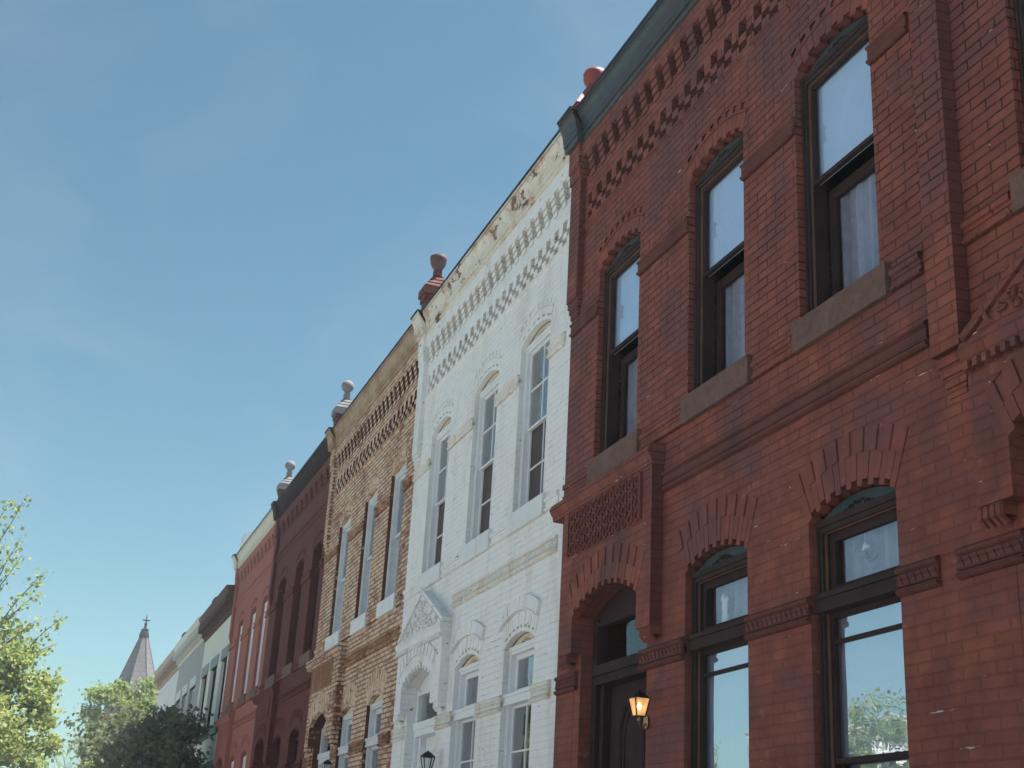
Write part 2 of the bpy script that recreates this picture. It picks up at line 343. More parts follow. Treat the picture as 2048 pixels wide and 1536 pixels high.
def thing(name, loc, label, cat, group=None):
    o = bpy.data.objects.new(name, None); COL.objects.link(o); o.location = (-loc[0], loc[1], loc[2]); o.empty_display_size = .2
    return tag(o, label, cat, group)

# ------------------------------------------------------------------ ground
g = MB(); g.face([(-900, -900, 0), (900, -900, 0), (900, 900, 0), (-900, 900, 0)]); struct(g.build('ground', 'grass'))
g = MB(); g.face([(-200, -15.5, .004), (400, -15.5, .004), (400, -6.9, .004), (-200, -6.9, .004)]); struct(g.build('road', 'asphalt'))
g = MB(); g.box(-200, 400, -5.4, -1.6, -.02, .13); struct(g.build('pavement', 'concrete'))
g = MB(); g.box(-200, 400, -21, -17.2, -.02, .13); struct(g.build('far_pavement', 'concrete'))
g = MB()
for y0, y1 in ((-6.9, -6.75), (-15.65, -15.5)): g.box(-200, 400, y0, y1, -.02, .14)
struct(g.build('kerb', 'concrete'))
g = MB()
for i in range(-10, 60): g.face([(i * 6, -11.26, .008), (i * 6 + 3, -11.26, .008), (i * 6 + 3, -11.14, .008), (i * 6, -11.14, .008)])
struct(g.build('road_marking', 'roadpaint'))

# ------------------------------------------------------------------ facade pieces
def arc(u0, u1, zs, rise, dr=0., n=10):
    """points of the segmental arch from u0 to u1, dr outside the intrados"""
    w = u1 - u0; Rr = (w * w / 4 + rise * rise) / (2 * rise); cz = zs + rise - Rr; cu = (u0 + u1) / 2
    th = math.asin(w / 2 / Rr)
    return [(cu + (Rr + dr) * math.sin(-th + 2 * th * i / n), cz + (Rr + dr) * math.cos(-th + 2 * th * i / n)) for i in range(n + 1)]
def ring(mb, u0, u1, zs, rise, r0, r1, y0, y1, n, notch=0., alt_y=0., gap=.0045, skip=None):
    w = u1 - u0; Rr = (w * w / 4 + rise * rise) / (2 * rise); cz = zs + rise - Rr; cu = (u0 + u1) / 2; th = math.asin(w / 2 / Rr)
    for i in range(n):
        a0 = -th + 2 * th * i / n; a1 = -th + 2 * th * (i + 1) / n
        ga = gap / (Rr + r0) / 2
        rr0 = r0 + (notch if i % 2 else 0); yy = y0 + (alt_y if i % 2 else 0) + random.uniform(-.002, .002)
        P = lambda a, r: (cu + (Rr + r) * math.sin(a), cz + (Rr + r) * math.cos(a))
        mb.prism([P(a0 + ga, rr0), P(a1 - ga, rr0), P(a1 - ga, r1), P(a0 + ga, r1)], yy, y1, uvc=((random.randint(0, 60) + .25) * CW, (random.randint(0, 90) + .5) * CH))
def opening_outline(u0, u1, z0, zs, rise, dr=0.):
    a = arc(u0, u1, zs, rise, dr)
    return [(u0, z0)] + ([(u0, zs)] if dr else []) + a + ([(u1, zs)] if dr else []) + [(u1, z0)]

def belt(house, u0, u1, kind, cfg):
    mb = MB()
    if kind == 'upper':       # impost band between the upper windows
        z0, z1 = 6.325, 6.46
    elif kind == 'lower': z0, z1 = 3.075, 3.235
    elif kind == 'string': z0, z1 = 4.345, 4.50
    h = z1 - z0
    def roll(a, b, p):
        n = 5; pr = [(.0, a)] + [(-p * math.sin(math.pi * (i + .5) / n) ** .6, a + (b - a) * (i + .5) / n) for i in range(n)] + [(.0, b)]
        mb.sweep(pr, u0, u1)
    roll(z0, z0 + h * .30, .034); roll(z1 - h * .30, z1, .034)
    d = .055; n = max(1, int((u1 - u0) / d))
    mb.box(u0, u1, -.018, .01, z0 + h * .3, z1 - h * .3)
    if kind != 'upper' and not (kind == 'string' and cfg['wall'] == 'red'):
        d = (u1 - u0) / n
        for i in range(n): mb.prism([(u0 + d * i, z0 + h * .33), (u0 + d * (i + .5), z1 - h * .33), (u0 + d * (i + 1), z0 + h * .33)], -.024, -.01)
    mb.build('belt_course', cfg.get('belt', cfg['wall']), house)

def window(house, u0, u1, z0, zs, rise, cfg, role):
    """frame object with sashes and panes as its children"""
    fm = cfg['frame']
    mb = MB(); fw = cfg.get('fw', .05); yf = cfg.get('yf', .06)
    zt = zs - .012
    inn = arc(u0, u1, zs, rise, -.002)
    # head board between the square sash and the arch
    hb = MB(); hb.prism([(u0 + .002, zt + .023)] + inn + [(u1 - .002, zt + .023)], yf + .012, yf + .10)
    mb.box(u0 + .002, u1 - .002, yf - .012, yf + .03, zt - .02, zt + .022)
    for a, b in ((u0 + .002, u0 + fw), (u1 - fw, u1 - .002)):
        mb.box(a, b, yf, yf + .14, z0, zt - .02)
        mb.box(a + (.012 if a < (u0 + u1) / 2 else .02), b - (.02 if a < (u0 + u1) / 2 else .012), yf - .012, yf, z0, zt - .02)
    mb.box(u0 + fw, u1 - fw, yf, yf + .14, zt - .05, zt - .02)
    mb.box(u0 + .002, u1 - .002, yf - .005, yf + .2, z0 - .0, z0 + .035)
    fr = mb.build('window', fm, house)
    if cfg.get('bead'):
        bd = MB()
        for x in (u0 + fw + .004, u1 - fw - .004): bd.box(x - .004, x + .004, yf + .020, yf + .034, z0 + .035, zt - .05)
        bd.box(u0 + fw, u1 - fw, yf + .020, yf + .034, zt - .056, zt - .05)
        bd.build('bead', cfg['bead'], fr)
    hb.build('arch_board', cfg.get('head_mat', fm), fr)
    a0, a1 = u0 + fw, u1 - fw
    # carved sprays on the head board
    if cfg.get('carve'):
        cb = MB(); cu = (u0 + u1) / 2; zc = zs + rise * .35
        for sg in (-1, 1):
            for q in range(4):
                pts = [(cu + sg * (.03 + .05 * q + .02 * math.cos(t)), yf + .004, zc - .015 * q + .018 * math.sin(t)) for t in [0, .9, 1.8, 2.7, 3.6]]
                cb.tube(pts, .006, 5)
        cb.build('head_carving', cfg.get('carve_mat', fm), fr)
    def sash(nm, za, zb, ys, rail, cols, rows, smat, pane_mat, back_mat, back_d):
        s = MB(); t = .032; sw = rail
        s.box(a0, a0 + sw, ys, ys + t, za, zb); s.box(a1 - sw, a1, ys, ys + t, za, zb)
        s.box(a0 + sw, a1 - sw, ys, ys + t, za, za + sw); s.box(a0 + sw, a1 - sw, ys, ys + t, zb - sw, zb)
        for c in range(1, cols):
            x = a0 + sw + (a1 - a0 - 2 * sw) * c / cols; s.box(x - .008, x + .008, ys + .006, ys + .024, za + sw, zb - sw)
        for r_ in range(1, rows):
            z = za + sw + (zb - za - 2 * sw) * r_ / rows; s.box(a0 + sw, a1 - sw, ys + .004, ys + .022, z - .008, z + .008)
        so_ = s.build(nm, smat, fr)
        p = MB(); p.face([(a0 + sw * .6, ys + .016, za + sw * .6), (a1 - sw * .6, ys + .016, za + sw * .6), (a1 - sw * .6, ys + .016, zb - sw * .6), (a0 + sw * .6, ys + .016, zb - sw * .6)])
        p.build('pane', pane_mat, fr, recalc=False)
        if back_mat:
            c = MB(); n = 26
            xs = [a0 - .03 + (a1 - a0 + .06) * i / n for i in range(n + 1)]
            amp = .0 if back_mat == 'blind' else .018
            ys_ = [ys + back_d + amp * math.sin(i * 1.9) + amp * .5 * math.sin(i * .7) for i in range(n + 1)]
            for i in range(n): c.face([(xs[i], ys_[i], za + .012), (xs[i + 1], ys_[i + 1], za + .012), (xs[i + 1], ys_[i + 1], zb + .03), (xs[i], ys_[i], zb + .03)])
            c.build('blind' if back_mat == 'blind' else 'curtain', back_mat, fr)
    sm = cfg.get('sash', fm); rl = cfg.get('rail', .035)
    if role == 'upper':
        zm = cfg.get('zm', 5.92)
        sash('upper_sash', zm, zt - .05, yf + .035, rl, cfg['cols'], cfg['rows'], sm, cfg['glass'], cfg['back_up'], .05)
        sash('lower_sash', z0 + .035, zm + cfg.get('lap', .03), yf + cfg.get('low_y', .08), cfg.get('rail_low', rl), cfg['cols'], cfg.get('rows_low', cfg['rows']), cfg.get('sash_low', sm), cfg['glass_low'], cfg['back_low'], cfg.get('back_low_d', .05))
    else:
        # transom bar, transom light and the big sash below
        tb = MB(); tb.box(u0 + .002, u1 - .002, yf - .03, yf + .16, 3.13, 3.235); tb.box(u0 + .002, u1 - .002, yf - .045, yf - .03, 3.205, 3.235)
        tb.box(u0 + .002, u1 - .002, yf - .04, yf - .03, 3.13, 3.15)
        tb.build('transom_bar', fm, fr)
        sash('transom_light', 3.235, zt - .05, yf + .05, rl + .025, 1, 1, sm, cfg.get('glass_tr', cfg['glass_low']), cfg.get('back_tr', cfg['back_low']), .12)
        sash('upper_sash', 2.30, 3.13, yf + .04, rl, cfg['cols'], cfg['rows'], sm, cfg['glass'], cfg['back_up'], .05)
        if cfg.get('bead'):
            tb = MB(); tb.box(a0 + .03, a1 - .03, yf + .045, yf + .065, 2.955, 2.98); tb.build('storm_rail', sm, fr)
        sash('lower_sash', z0 + .035, 2.33, yf + .075, rl, cfg['cols'], cfg['rows'], sm, cfg['glass'], cfg['back_low'], .07)
    return fr

def facade(house, PR, PL, cfg):
    """brick front between the two party lines with all its relief"""
    wm = cfg['wall']; W = MB(); T = MB(); NI = MB()
    pil0 = PL - cfg.get('pw', .24)
    ups = cfg['up']; lows = cfg['low']; d0, d1 = cfg['door']
    Z0, ZS, RISE = 4.965, 6.745, .10
    LZ0, LZS = 1.55, 3.665
    RU, RL = .215, .325
    holes = []
    for a, b in ups: holes.append(opening_outline(a, b, Z0, ZS, RISE, RU))
    for a, b in lows: holes.append(opening_outline(a, b, LZ0, LZS, RISE, RL))
    s0, s1 = cfg['surr']
    holes.append([(s0 + .12, .2), (s0 + .12, 4.0), (s1 - .12, 4.0), (s1 - .12, .2)])
    bu0, bu1 = PR + .02, pil0 - .004
    holes.append([(bu0, 7.905), (bu0, 8.101), (bu1, 8.101), (bu1, 7.905)])
    if cfg['checker']: cu0, cu1 = PR + .10, pil0 - .06; holes.append([(cu0, 7.42), (cu0, 7.69), (cu1, 7.69), (cu1, 7.42)])
    W.poly_holes([(PR, 0), (PR, 8.27), (PL, 8.27), (PL, 0)], holes, 0.)
    # reveals
    for a, b, z0, zs, rr in [(a, b, Z0, ZS, RU) for a, b in ups] + [(a, b, LZ0, LZS, RL) for a, b in lows]:
        ol = [(a, z0), (a, zs)]; o2 = [(b, z0), (b, zs)]
        for (p, q), mbx in ((ol, T), (o2, T)): mbx.face([(p[0], 0, p[1]), (p[0], .24, p[1]), (q[0], .24, q[1]), (q[0], 0, q[1])])
        T.face([(a, 0, z0), (b, 0, z0), (b, .3, z0), (a, .3, z0)])
        ia = arc(a, b, zs, RISE, .028)
        for p, q in zip(ia[:-1], ia[1:]): T.face([(p[0], .0, p[1]), (p[0], .24, p[1]), (q[0], .24, q[1]), (q[0], .0, q[1])])
    for a, b in ups:
        n = 13
        if cfg.get('dots'):
            ring(W, a, b, ZS, RISE, 0., .036, -.001, .06, 10, gap=0.); ring(W, a, b, ZS, RISE, .036, .135, -.002, .06, n, notch=.026)
        else: ring(W, a, b, ZS, RISE, 0., .135, -.002, .06, n, notch=.03)
        ring(W, a, b, ZS, RISE, .03, .15, .030, .07, n)
        ring(W, a, b, ZS, RISE, .139, .155, -.010, .05, 10, gap=0.)
        ring(W, a, b, ZS, RISE, .157, .220, .0, .05, 17, alt_y=cfg.get('sq', .016))
    for a, b in lows:
        n = 17
        if cfg.get('dots'):
            ring(W, a, b, LZS, RISE, 0., .036, -.001, .06, 10, gap=0.); ring(W, a, b, LZS, RISE, .036, .19, -.004, .06, n, notch=.026)
        else: ring(W, a, b, LZS, RISE, 0., .19, -.004, .06, n, notch=.035)
        ring(W, a, b, LZS, RISE, .03, .2, .034, .07, n)
        if cfg.get('label'):
            ring(W, a, b, LZS, RISE, .19, .205, -.045, .05, 10, gap=0.)
            ring(W, a, b, LZS, RISE, .205, .33, -.032, .05, n, gap=.006)
        else: ring(W, a, b, LZS, RISE, .19, .33, -.010, .05, n, alt_y=.010, gap=.004); ring(W, a, b, LZS, RISE, .0, .33, .010, .05, 1 and n, gap=0., notch=0) if False else ring(W, a, b, LZS, RISE, .17, .328, .012, .05, n, gap=0.)
    def hdr(a, b, y0, y1, z0, z1):       # a header brick: painted face, bare or sooty sides
        W.face([(a, y0, z0), (b, y0, z0), (b, y0, z1), (a, y0, z1)], [((round(a / CW) + .25 + .5 * (p in (1, 2))) * CW + .02, (round(z0 / CH) + .5) * CH) for p in range(4)])
        for u in (a, b): NI.face([(u, y0, z0), (u, y1, z0), (u, y1, z1), (u, y0, z1)])
        for z in (z0, z1): NI.face([(a, y0, z), (b, y0, z), (b, y1, z), (a, y1, z)])
    def niche(a, b, z0, z1, dp):
        NI.face([(a, dp, z0), (b, dp, z0), (b, dp, z1), (a, dp, z1)])
        for u in (a, b): T.face([(u, 0, z0), (u, dp, z0), (u, dp, z1), (u, 0, z1)])
        for z in (z0, z1): T.face([(a, 0, z), (b, 0, z), (b, dp, z), (a, dp, z)])
    niche(bu0, bu1, 7.905, 8.101, .05)
    # checker band: headers proud of a recessed back
    if cfg['checker']:
        niche(cu0, cu1, 7.42, 7.69, .06)
        n = int((cu1 - cu0) / .1111); d = (cu1 - cu0) / n
        for r_ in range(4):
            for i in range(n):
                on = (i + r_) % 2 == 0
                if r_ == 3: on = i % 2 == 0 or i % 4 == 3 and False
                if on:
                    j = random.uniform(-.004, .003)
                    hdr(cu0 + d * i + .003, cu0 + d * (i + 1) - .003, -.006 + j, .059, 7.42 + r_ * .0675 + .002, 7.42 + (r_ + 1) * .0675 - .002)
        W.sweep([(0, 7.355), (-.022, 7.365), (-.022, 7.40), (0, 7.405)], PR + .03, pil0)
    else:
        W.sweep([(0, 7.34), (-.03, 7.36), (-.03, 7.40), (-.012, 7.40), (-.012, 7.46), (-.03, 7.46), (-.03, 7.50), (0, 7.515)], PR + .03, pil0)
    # frieze and corbelled brackets
    W.box(PR, pil0, -.056, .0, 8.10, 8.275)
    per = cfg['bper']; bw = .112 if per < .3 else .30
    n = int((pil0 - PR - .05) / per); per = (pil0 - PR - .04) / n
    for i in range(n):
        a = PR + .03 + per * i
        for k_ in range(4):
            zz = 7.85 + k_ * .0635; pr = .0135 * (k_ + 1)
            hdr(a, a + bw, -pr, .0 if k_ == 0 else .049, zz + .004, zz + .0595)
            if k_ < 3: pass
        # slim tie under the frieze
        
    # pilaster at the far party line, corbelled out at its foot
    zb = cfg.get('pil_z', 6.66)
    pd = cfg.get('pdep', .060)
    if wm == 'red':
        W.face([(pil0, -pd, zb), (PL, -pd, zb), (PL, -pd, 8.275), (pil0, -pd, 8.275)]); W.face([(PL, -pd, zb), (PL, 0, zb), (PL, 0, 8.275), (PL, -pd, 8.275)])
        ps = MB(); ps.face([(pil0, -pd, zb), (pil0, 0, zb), (pil0, 0, 8.275), (pil0, -pd, 8.275)]); ps.face([(pil0, -pd, zb), (PL, -pd, zb), (PL, 0, zb), (pil0, 0, zb)]); ps.build('pilaster_side', 'redsoot_shade', house)  # near side and foot darkened: shade put into the brick colour
    else: W.box(pil0, PL, -pd, 0, zb, 8.275)
    W.box(pil0 - .006, PL + .006, -.092, 0, 8.02, 8.276); W.box(pil0 - .003, PL + .003, -.077, 0, 7.90, 8.02)
    for q in range(4): W.box(pil0 + .02 * q, PL - .01 * q, -.060 + .013 * (q + 1), 0, zb - .055 * (q + 1), zb - .055 * q - .001)
    # belts
    edges = [PR + .13] + [x for ab in ups for x in ab] + [PL - .03]
    for a, b in zip(edges[::2], edges[1::2]): belt(house, a, b, 'upper', cfg)
    belt(house, PR + .11, s0 - .016, 'string', cfg)
    edges = [PR + .13] + [x for ab in lows for x in ab] + [s0 + .33]
    for a, b in zip(edges[::2], edges[1::2]): belt(house, a, b, 'lower', cfg)
    belt(house, s1 - .2, PL - .02, 'lower', cfg)
    # sill band
    for a, b in zip([PR + .13] + [ab[1] + .07 for ab in ups], [ab[0] - .12 for ab in ups] + [PL - .02]):
        W.sweep([(0, 4.775), (-.026, 4.785), (-.026, 4.80), (-.012, 4.802), (-.012, 4.86), (-.030, 4.865), (-.030, 4.905), (0, 4.915)], a, b)
    # door surround, proud of the wall
    sy = -.095; zt = 4.56 if cfg['head'] == 'panel' else 4.135
    da, db = d0, d1; DZ = 3.64
    outer = [(s0, 3.33), (s0, zt), (s1, zt), (s1, 3.33), (db + .0, 3.33), (db, DZ)]
    dring = arc(da, db, DZ, .16, .30)
    W.poly_holes([(s0, 3.36), (s0, zt), (s1, zt), (s1, 3.36), (db, 3.36), (db, DZ)] + dring[::-1] + [(da, DZ), (da, 3.36)], [], sy)
    for u in (s0, s1):
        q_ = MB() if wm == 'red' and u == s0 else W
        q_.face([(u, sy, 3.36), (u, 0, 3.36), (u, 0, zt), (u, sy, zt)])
        if q_ is not W: q_.build('surround_side', 'redsoot_shade', house)  # near side only: its shade is painted in with darker brick
    W.face([(s0, sy, 3.36), (da, sy, 3.36), (da, 0, 3.36), (s0, 0, 3.36)]); W.face([(db, sy, 3.36), (s1, sy, 3.36), (s1, 0, 3.36), (db, 0, 3.36)])
    W.face([(s0, sy, zt), (s1, sy, zt), (s1, 0, zt), (s0, 0, zt)])
    for u in (s0 - .0, s1 - .16):    # corbel blocks under the surround
        W.box(u, u + .20 if u < da else u + .16, sy + .012, 0, 3.30, 3.36)
        for q in range(4): W.tube([(u + .022 + .045 * q, sy + .020, 3.355), (u + .022 + .045 * q, sy + .015, 3.30), (u + .022 + .045 * q, sy + .05, 3.265)], .020, 6)
    dn = 21
    ring(W, da, db, DZ, .16, 0., .155, sy - .004, sy + .06, dn, notch=.035)
    ring(W, da, db, DZ, .16, .03, .16, sy + .036, sy + .07, dn)
    ring(W, da, db, DZ, .16, .155, .30, sy - .006 - (.02 if cfg.get('label') else 0), sy + .06, dn, alt_y=.010, gap=.004); ring(W, da, db, DZ, .16, .15, .298, sy + .012, sy + .06, dn, gap=0.)
    # wall beside the door under the surround
    W.poly_holes([(s0 + .12, .2), (s0 + .12, 4.0), (s1 - .12, 4.0), (s1 - .12, .2)], [[(da + .0, .21), (da, DZ + .02)] + arc(da, db, DZ, .16, .03) + [(db, DZ + .02), (db, .21)]], .002)
    ddp = cfg.get('door_d', .18)
    for u in (da, db): T.face([(u, sy if False else .0, .2), (u, ddp, .2), (u, ddp, DZ + .03), (u, .0, DZ + .03)])
    for u in (da, db): T.face([(u, sy, 3.36), (u, .0, 3.36), (u, .0, DZ + .03), (u, sy, DZ + .03)])
    ia = arc(da, db, DZ, .16, .03)
    for p, q in zip(ia[:-1], ia[1:]): T.face([(p[0], sy + .03, p[1]), (p[0], ddp, p[1]), (q[0], ddp, q[1]), (q[0], sy + .03, q[1])])
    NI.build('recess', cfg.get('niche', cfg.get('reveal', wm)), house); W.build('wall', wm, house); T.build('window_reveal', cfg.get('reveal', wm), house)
    # surround head: ring panel or pediment
    if cfg['head'] == 'panel':
        mb = MB(); pa, pb, za, zb_ = da - .06, db + .10, 4.17, 4.54
        mb.box(pa, pb, sy - .004, sy + .01, za, zb_)
        for fr in ((pa - .02, pa, za, zb_), (pb, pb + .02, za, zb_)): mb.box(fr[0], fr[1], sy - .024, sy, fr[2], fr[3])
        cols = 12; dd = (pb - pa) / cols; rows = 4; dz = (zb_ - za) / rows
        for c in range(cols):
            for r_ in range(rows):
                cu = pa + dd * (c + .5); cz = za + dz * (r_ + .5); Rv = min(dd, dz) * .44
                mb.tube([(cu + Rv * .92 * math.cos(t), sy - .012, cz + Rv * math.sin(t)) for t in [math.pi * 2 * i / 10 for i in range(11)]], .0125, 5, cap=False)
        for c in range(1, cols):
            for r_ in range(1, rows):
                cu = pa + dd * c; cz = za + dz * r_
                mb.prism([(cu - .02, cz), (cu, cz + .02), (cu + .02, cz), (cu, cz - .02)], sy - .026, sy)
        mb.build('ring_panel', cfg['panel_mat'], house)
        mb = MB(); mb.sweep([(0, 4.56), (sy - .008, 4.562), (sy - .015, 4.60), (sy - .035, 4.63), (sy - .048, 4.66), (sy - .03, 4.70), (-.03, 4.735), (0, 4.735)], s0 - .014, PL - .02)
        mb.build('surround_cornice', wm, house)
    else:
        mb = MB(); zc = 4.20; zp = 4.64; cu = (s0 + s1) / 2
        mb.sweep([(0, 4.08), (sy - .02, 4.082), (sy - .03, 4.11), (sy - .04, 4.13), (sy - .04, 4.16), (sy - .03, 4.19), (0, 4.195)], s0 - .014, s1 + .014)
        nd = 26
        for i in range(nd): mb.box(s0 + (s1 - s0) * (i + .15) / nd, s0 + (s1 - s0) * (i + .65) / nd, sy - .045, sy, 4.035, 4.08)
        mb.prism([(s0 + .004, zc - .02), (cu, zp), (s1 - .004, zc - .02)], sy - .012, -.001)
        for A, B in (((s0, zc), (cu, zp + .02)), ((cu, zp + .02), (s1, zc))):
            dx, dz = B[0] - A[0], B[1] - A[1]; L = math.hypot(dx, dz); nx, nz = -dz / L, dx / L
            if nz < 0: nx, nz = -nx, -nz
            mb.prism([(A[0], A[1]), (B[0], B[1]), (B[0] + nx * .045, B[1] + nz * .045), (A[0] + nx * .045, A[1] + nz * .045)], sy - .022, 0)
        rnd = random.Random(3)
        for i in range(95):      # carved foliage
            t = rnd.random(); zz = zc + .04 + (zp - zc - .1) * t * rnd.random(); hw = (s1 - s0) / 2 * (1 - (zz - zc) / (zp - zc)) - .08
            if hw <= 0: continue
            x = cu + rnd.uniform(-hw, hw); r_ = rnd.uniform(.02, .04); a_ = rnd.uniform(0, 6)
            mb.tube([(x + r_ * math.cos(a_ + q), sy - .02 - .008 * q, zz + r_ * math.sin(a_ + q)) for q in (0, .8, 1.6, 2.6)], [.004, .010, .012, .004], 5)
        mb.tube([(cu, sy - .03, zp + .04), (cu, sy - .03, zp + .10)], [.025, .008], 6)
        mb.build('pediment', wm, house)
    # sills
    for a, b in ups:
        mb = MB(); mb.box(a - .10, b + .04, -.04, .10, 4.765, 4.965); mb.build('sill', cfg['sillmat'], house)
    for a, b in lows:
        mb = MB(); mb.box(a - .10, b + .04, -.055, .10, 1.36, 1.555); mb.build('sill', cfg['sillmat'], house)
    for a, b in ups: window(house, a, b, Z0, ZS, RISE, cfg['win'], 'upper')
    for a, b in lows: window(house, a, b, LZ0, LZS, RISE, cfg.get('winlow', cfg['win']), 'lower')
    # cornice, breaking forward over the pilaster
    prof = [(0, 8.262), (-.068, 8.264), (-.078, 8.272), (-.078, 8.296), (-.070, 8.300), (-.070, 8.312), (-.090, 8.318), (-.092, 8.345), (-.084, 8.350), (-.086, 8.362), (-.098, 8.368), (-.100, 8.40), (-.106, 8.435), (-.120, 8.48), (-.140, 8.512), (-.152, 8.518), (-.152, 8.536), (-.144, 8.540), (-.144, 8.548), (-.160, 8.552), (-.160, 8.57)]
    lip = [(-.160, 8.57), (-.172, 8.575), (-.174, 8.592), (-.05, 8.60), (.3, 8.61), (.3, 8.27), (0, 8.262)]
    C = MB(); G = MB()
    jut = -.062
    for u0, u1, dy in ((PR, pil0 - .08, 0.), (pil0 - .08, PL + .02, jut)):
        C.sweep([(y + (dy if y < -.01 else 0), z) for y, z in prof] + [(.0, 8.57), (0, 8.262)], u0, u1)
        G.sweep([(y + (dy if y < -.1 else 0), z) for y, z in lip] + [(-.160 + dy, 8.57)], u0, u1)
    co = C.build('cornice', cfg['cornice'], house); G.build('gutter', cfg.get('gut', 'gutter'), co)
    # body
    B = MB(); B.box(PR, PL, .34, 11.5, .0, 8.40); 
    bo = MB(); bo.face([(PR, .02, 0), (PR, 11.5, 0), (PR, 11.5, 8.45), (PR, .02, 8.45)]); bo.face([(PL, .02, 0), (PL, 11.5, 0), (PL, 11.5, 8.45), (PL, .02, 8.45)])
    bo.face([(PR, 11.5, 0), (PL, 11.5, 0), (PL, 11.5, 8.45), (PR, 11.5, 8.45)])
    bo.build('side_wall', wm, house)
    rf = MB(); rf.box(PR, PL, .28, 11.5, 8.36, 8.44); rf.build('roof', 'roof', house)
    rm = MB()    # dark room behind each window
    for a, b, z0, zs in [(a, b, Z0, ZS) for a, b in ups] + [(a, b, LZ0, LZS) for a, b in lows]:
        a -= .2; b += .2; z0 -= .3; zs += .2
        rm.face([(a, 1.5, z0), (b, 1.5, z0), (b, 1.5, zs), (a, 1.5, zs)])
        for u in (a, b): rm.face([(u, .241, z0), (u, 1.5, z0), (u, 1.5, zs), (u, .241, zs)])
        for z in (z0, zs): rm.face([(a, .241, z), (b, .241, z), (b, 1.5, z), (a, 1.5, z)])
    rm.build('room', 'room', house)
    # door
    dm = cfg['doormat']; y = ddp - .08
    mb = MB()
    for a, b in ((da + .002, da + .09), (db - .09, db - .002)): mb.box(a, b, y, ddp + .02, .2, DZ)
    mb.prism([(da + .002, DZ - .03)] + arc(da, db, DZ, .16, .02) + [(db - .002, DZ - .03)], y + .02, ddp + .02)
    mb.box(da + .09, db - .09, y, ddp + .02, DZ - .07, DZ - .03); mb.box(da + .09, db - .09, y - .04, ddp + .02, 3.17, 3.25); mb.box(da + .09, db - .09, y - .02, ddp + .02, 3.10, 3.17)
    mb.box(da + .09, da + .16, y + .04, ddp + .12, .9, 3.1); mb.box(db - .16, db - .09, y + .04, ddp + .12, .9, 3.1)
    mb.box(da, db, y, ddp + .1, .2, .90)
    fr = mb.build('door_frame', cfg['doorframe'], house)
    p = MB(); p.face([(da + .09, y + .05, 3.25), (db - .09, y + .05, 3.25), (db - .09, y + .05, DZ - .07), (da + .09, y + .05, DZ - .07)]); p.build('pane', 'glass2', fr, recalc=False)
    p = MB(); p.face([(da, ddp + .35, 3.0), (db, ddp + .35, 3.0), (db, ddp + .35, DZ), (da, ddp + .35, DZ)]); p.build('curtain', 'curt' if not cfg.get('dark_tr') else 'dkcurt', fr, recalc=False)
    mb = MB(); a, b = da + .16, db - .16; mb.box(a, b, y + .105, y + .15, .9, 3.1)
    cu = (a + b) / 2; hw = (b - a) * .27
    pts = [(cu - hw, 2.0)] + [(cu - hw * math.cos(t), 2.72 + hw * math.sin(t)) for t in [math.pi * i / 12 for i in range(13)]] + [(cu + hw, 2.0)]
    mb.tube([(q[0], y + .10, q[1]) for q in pts], .020, 6); mb.tube([(cu + (q[0] - cu) * .72, y + .10, 2.0 + (q[1] - 2.0) * .92) for q in pts], .012, 6)
    mb.box(a + .1, b - .1, y + .085, y + .106, 1.05, 1.8)
    dl = mb.build('door', dm, house)
    k_ = MB(); k_.lathe((a + .07, y + .07), [(.0, 1.86), (.028, 1.87), (.035, 1.90), (.028, 1.93), (.0, 1.94)], 10); k_.build('handle', 'brass', dl, True)
    st = MB()
    for i in range(5): st.box(da - .1, db + .1, -.35 - .28 * (4 - i), .02 if i == 4 else -.35 - .28 * (3 - i), -.01, .18 * (i + 1))
    st.build('stoop', 'concrete', house)

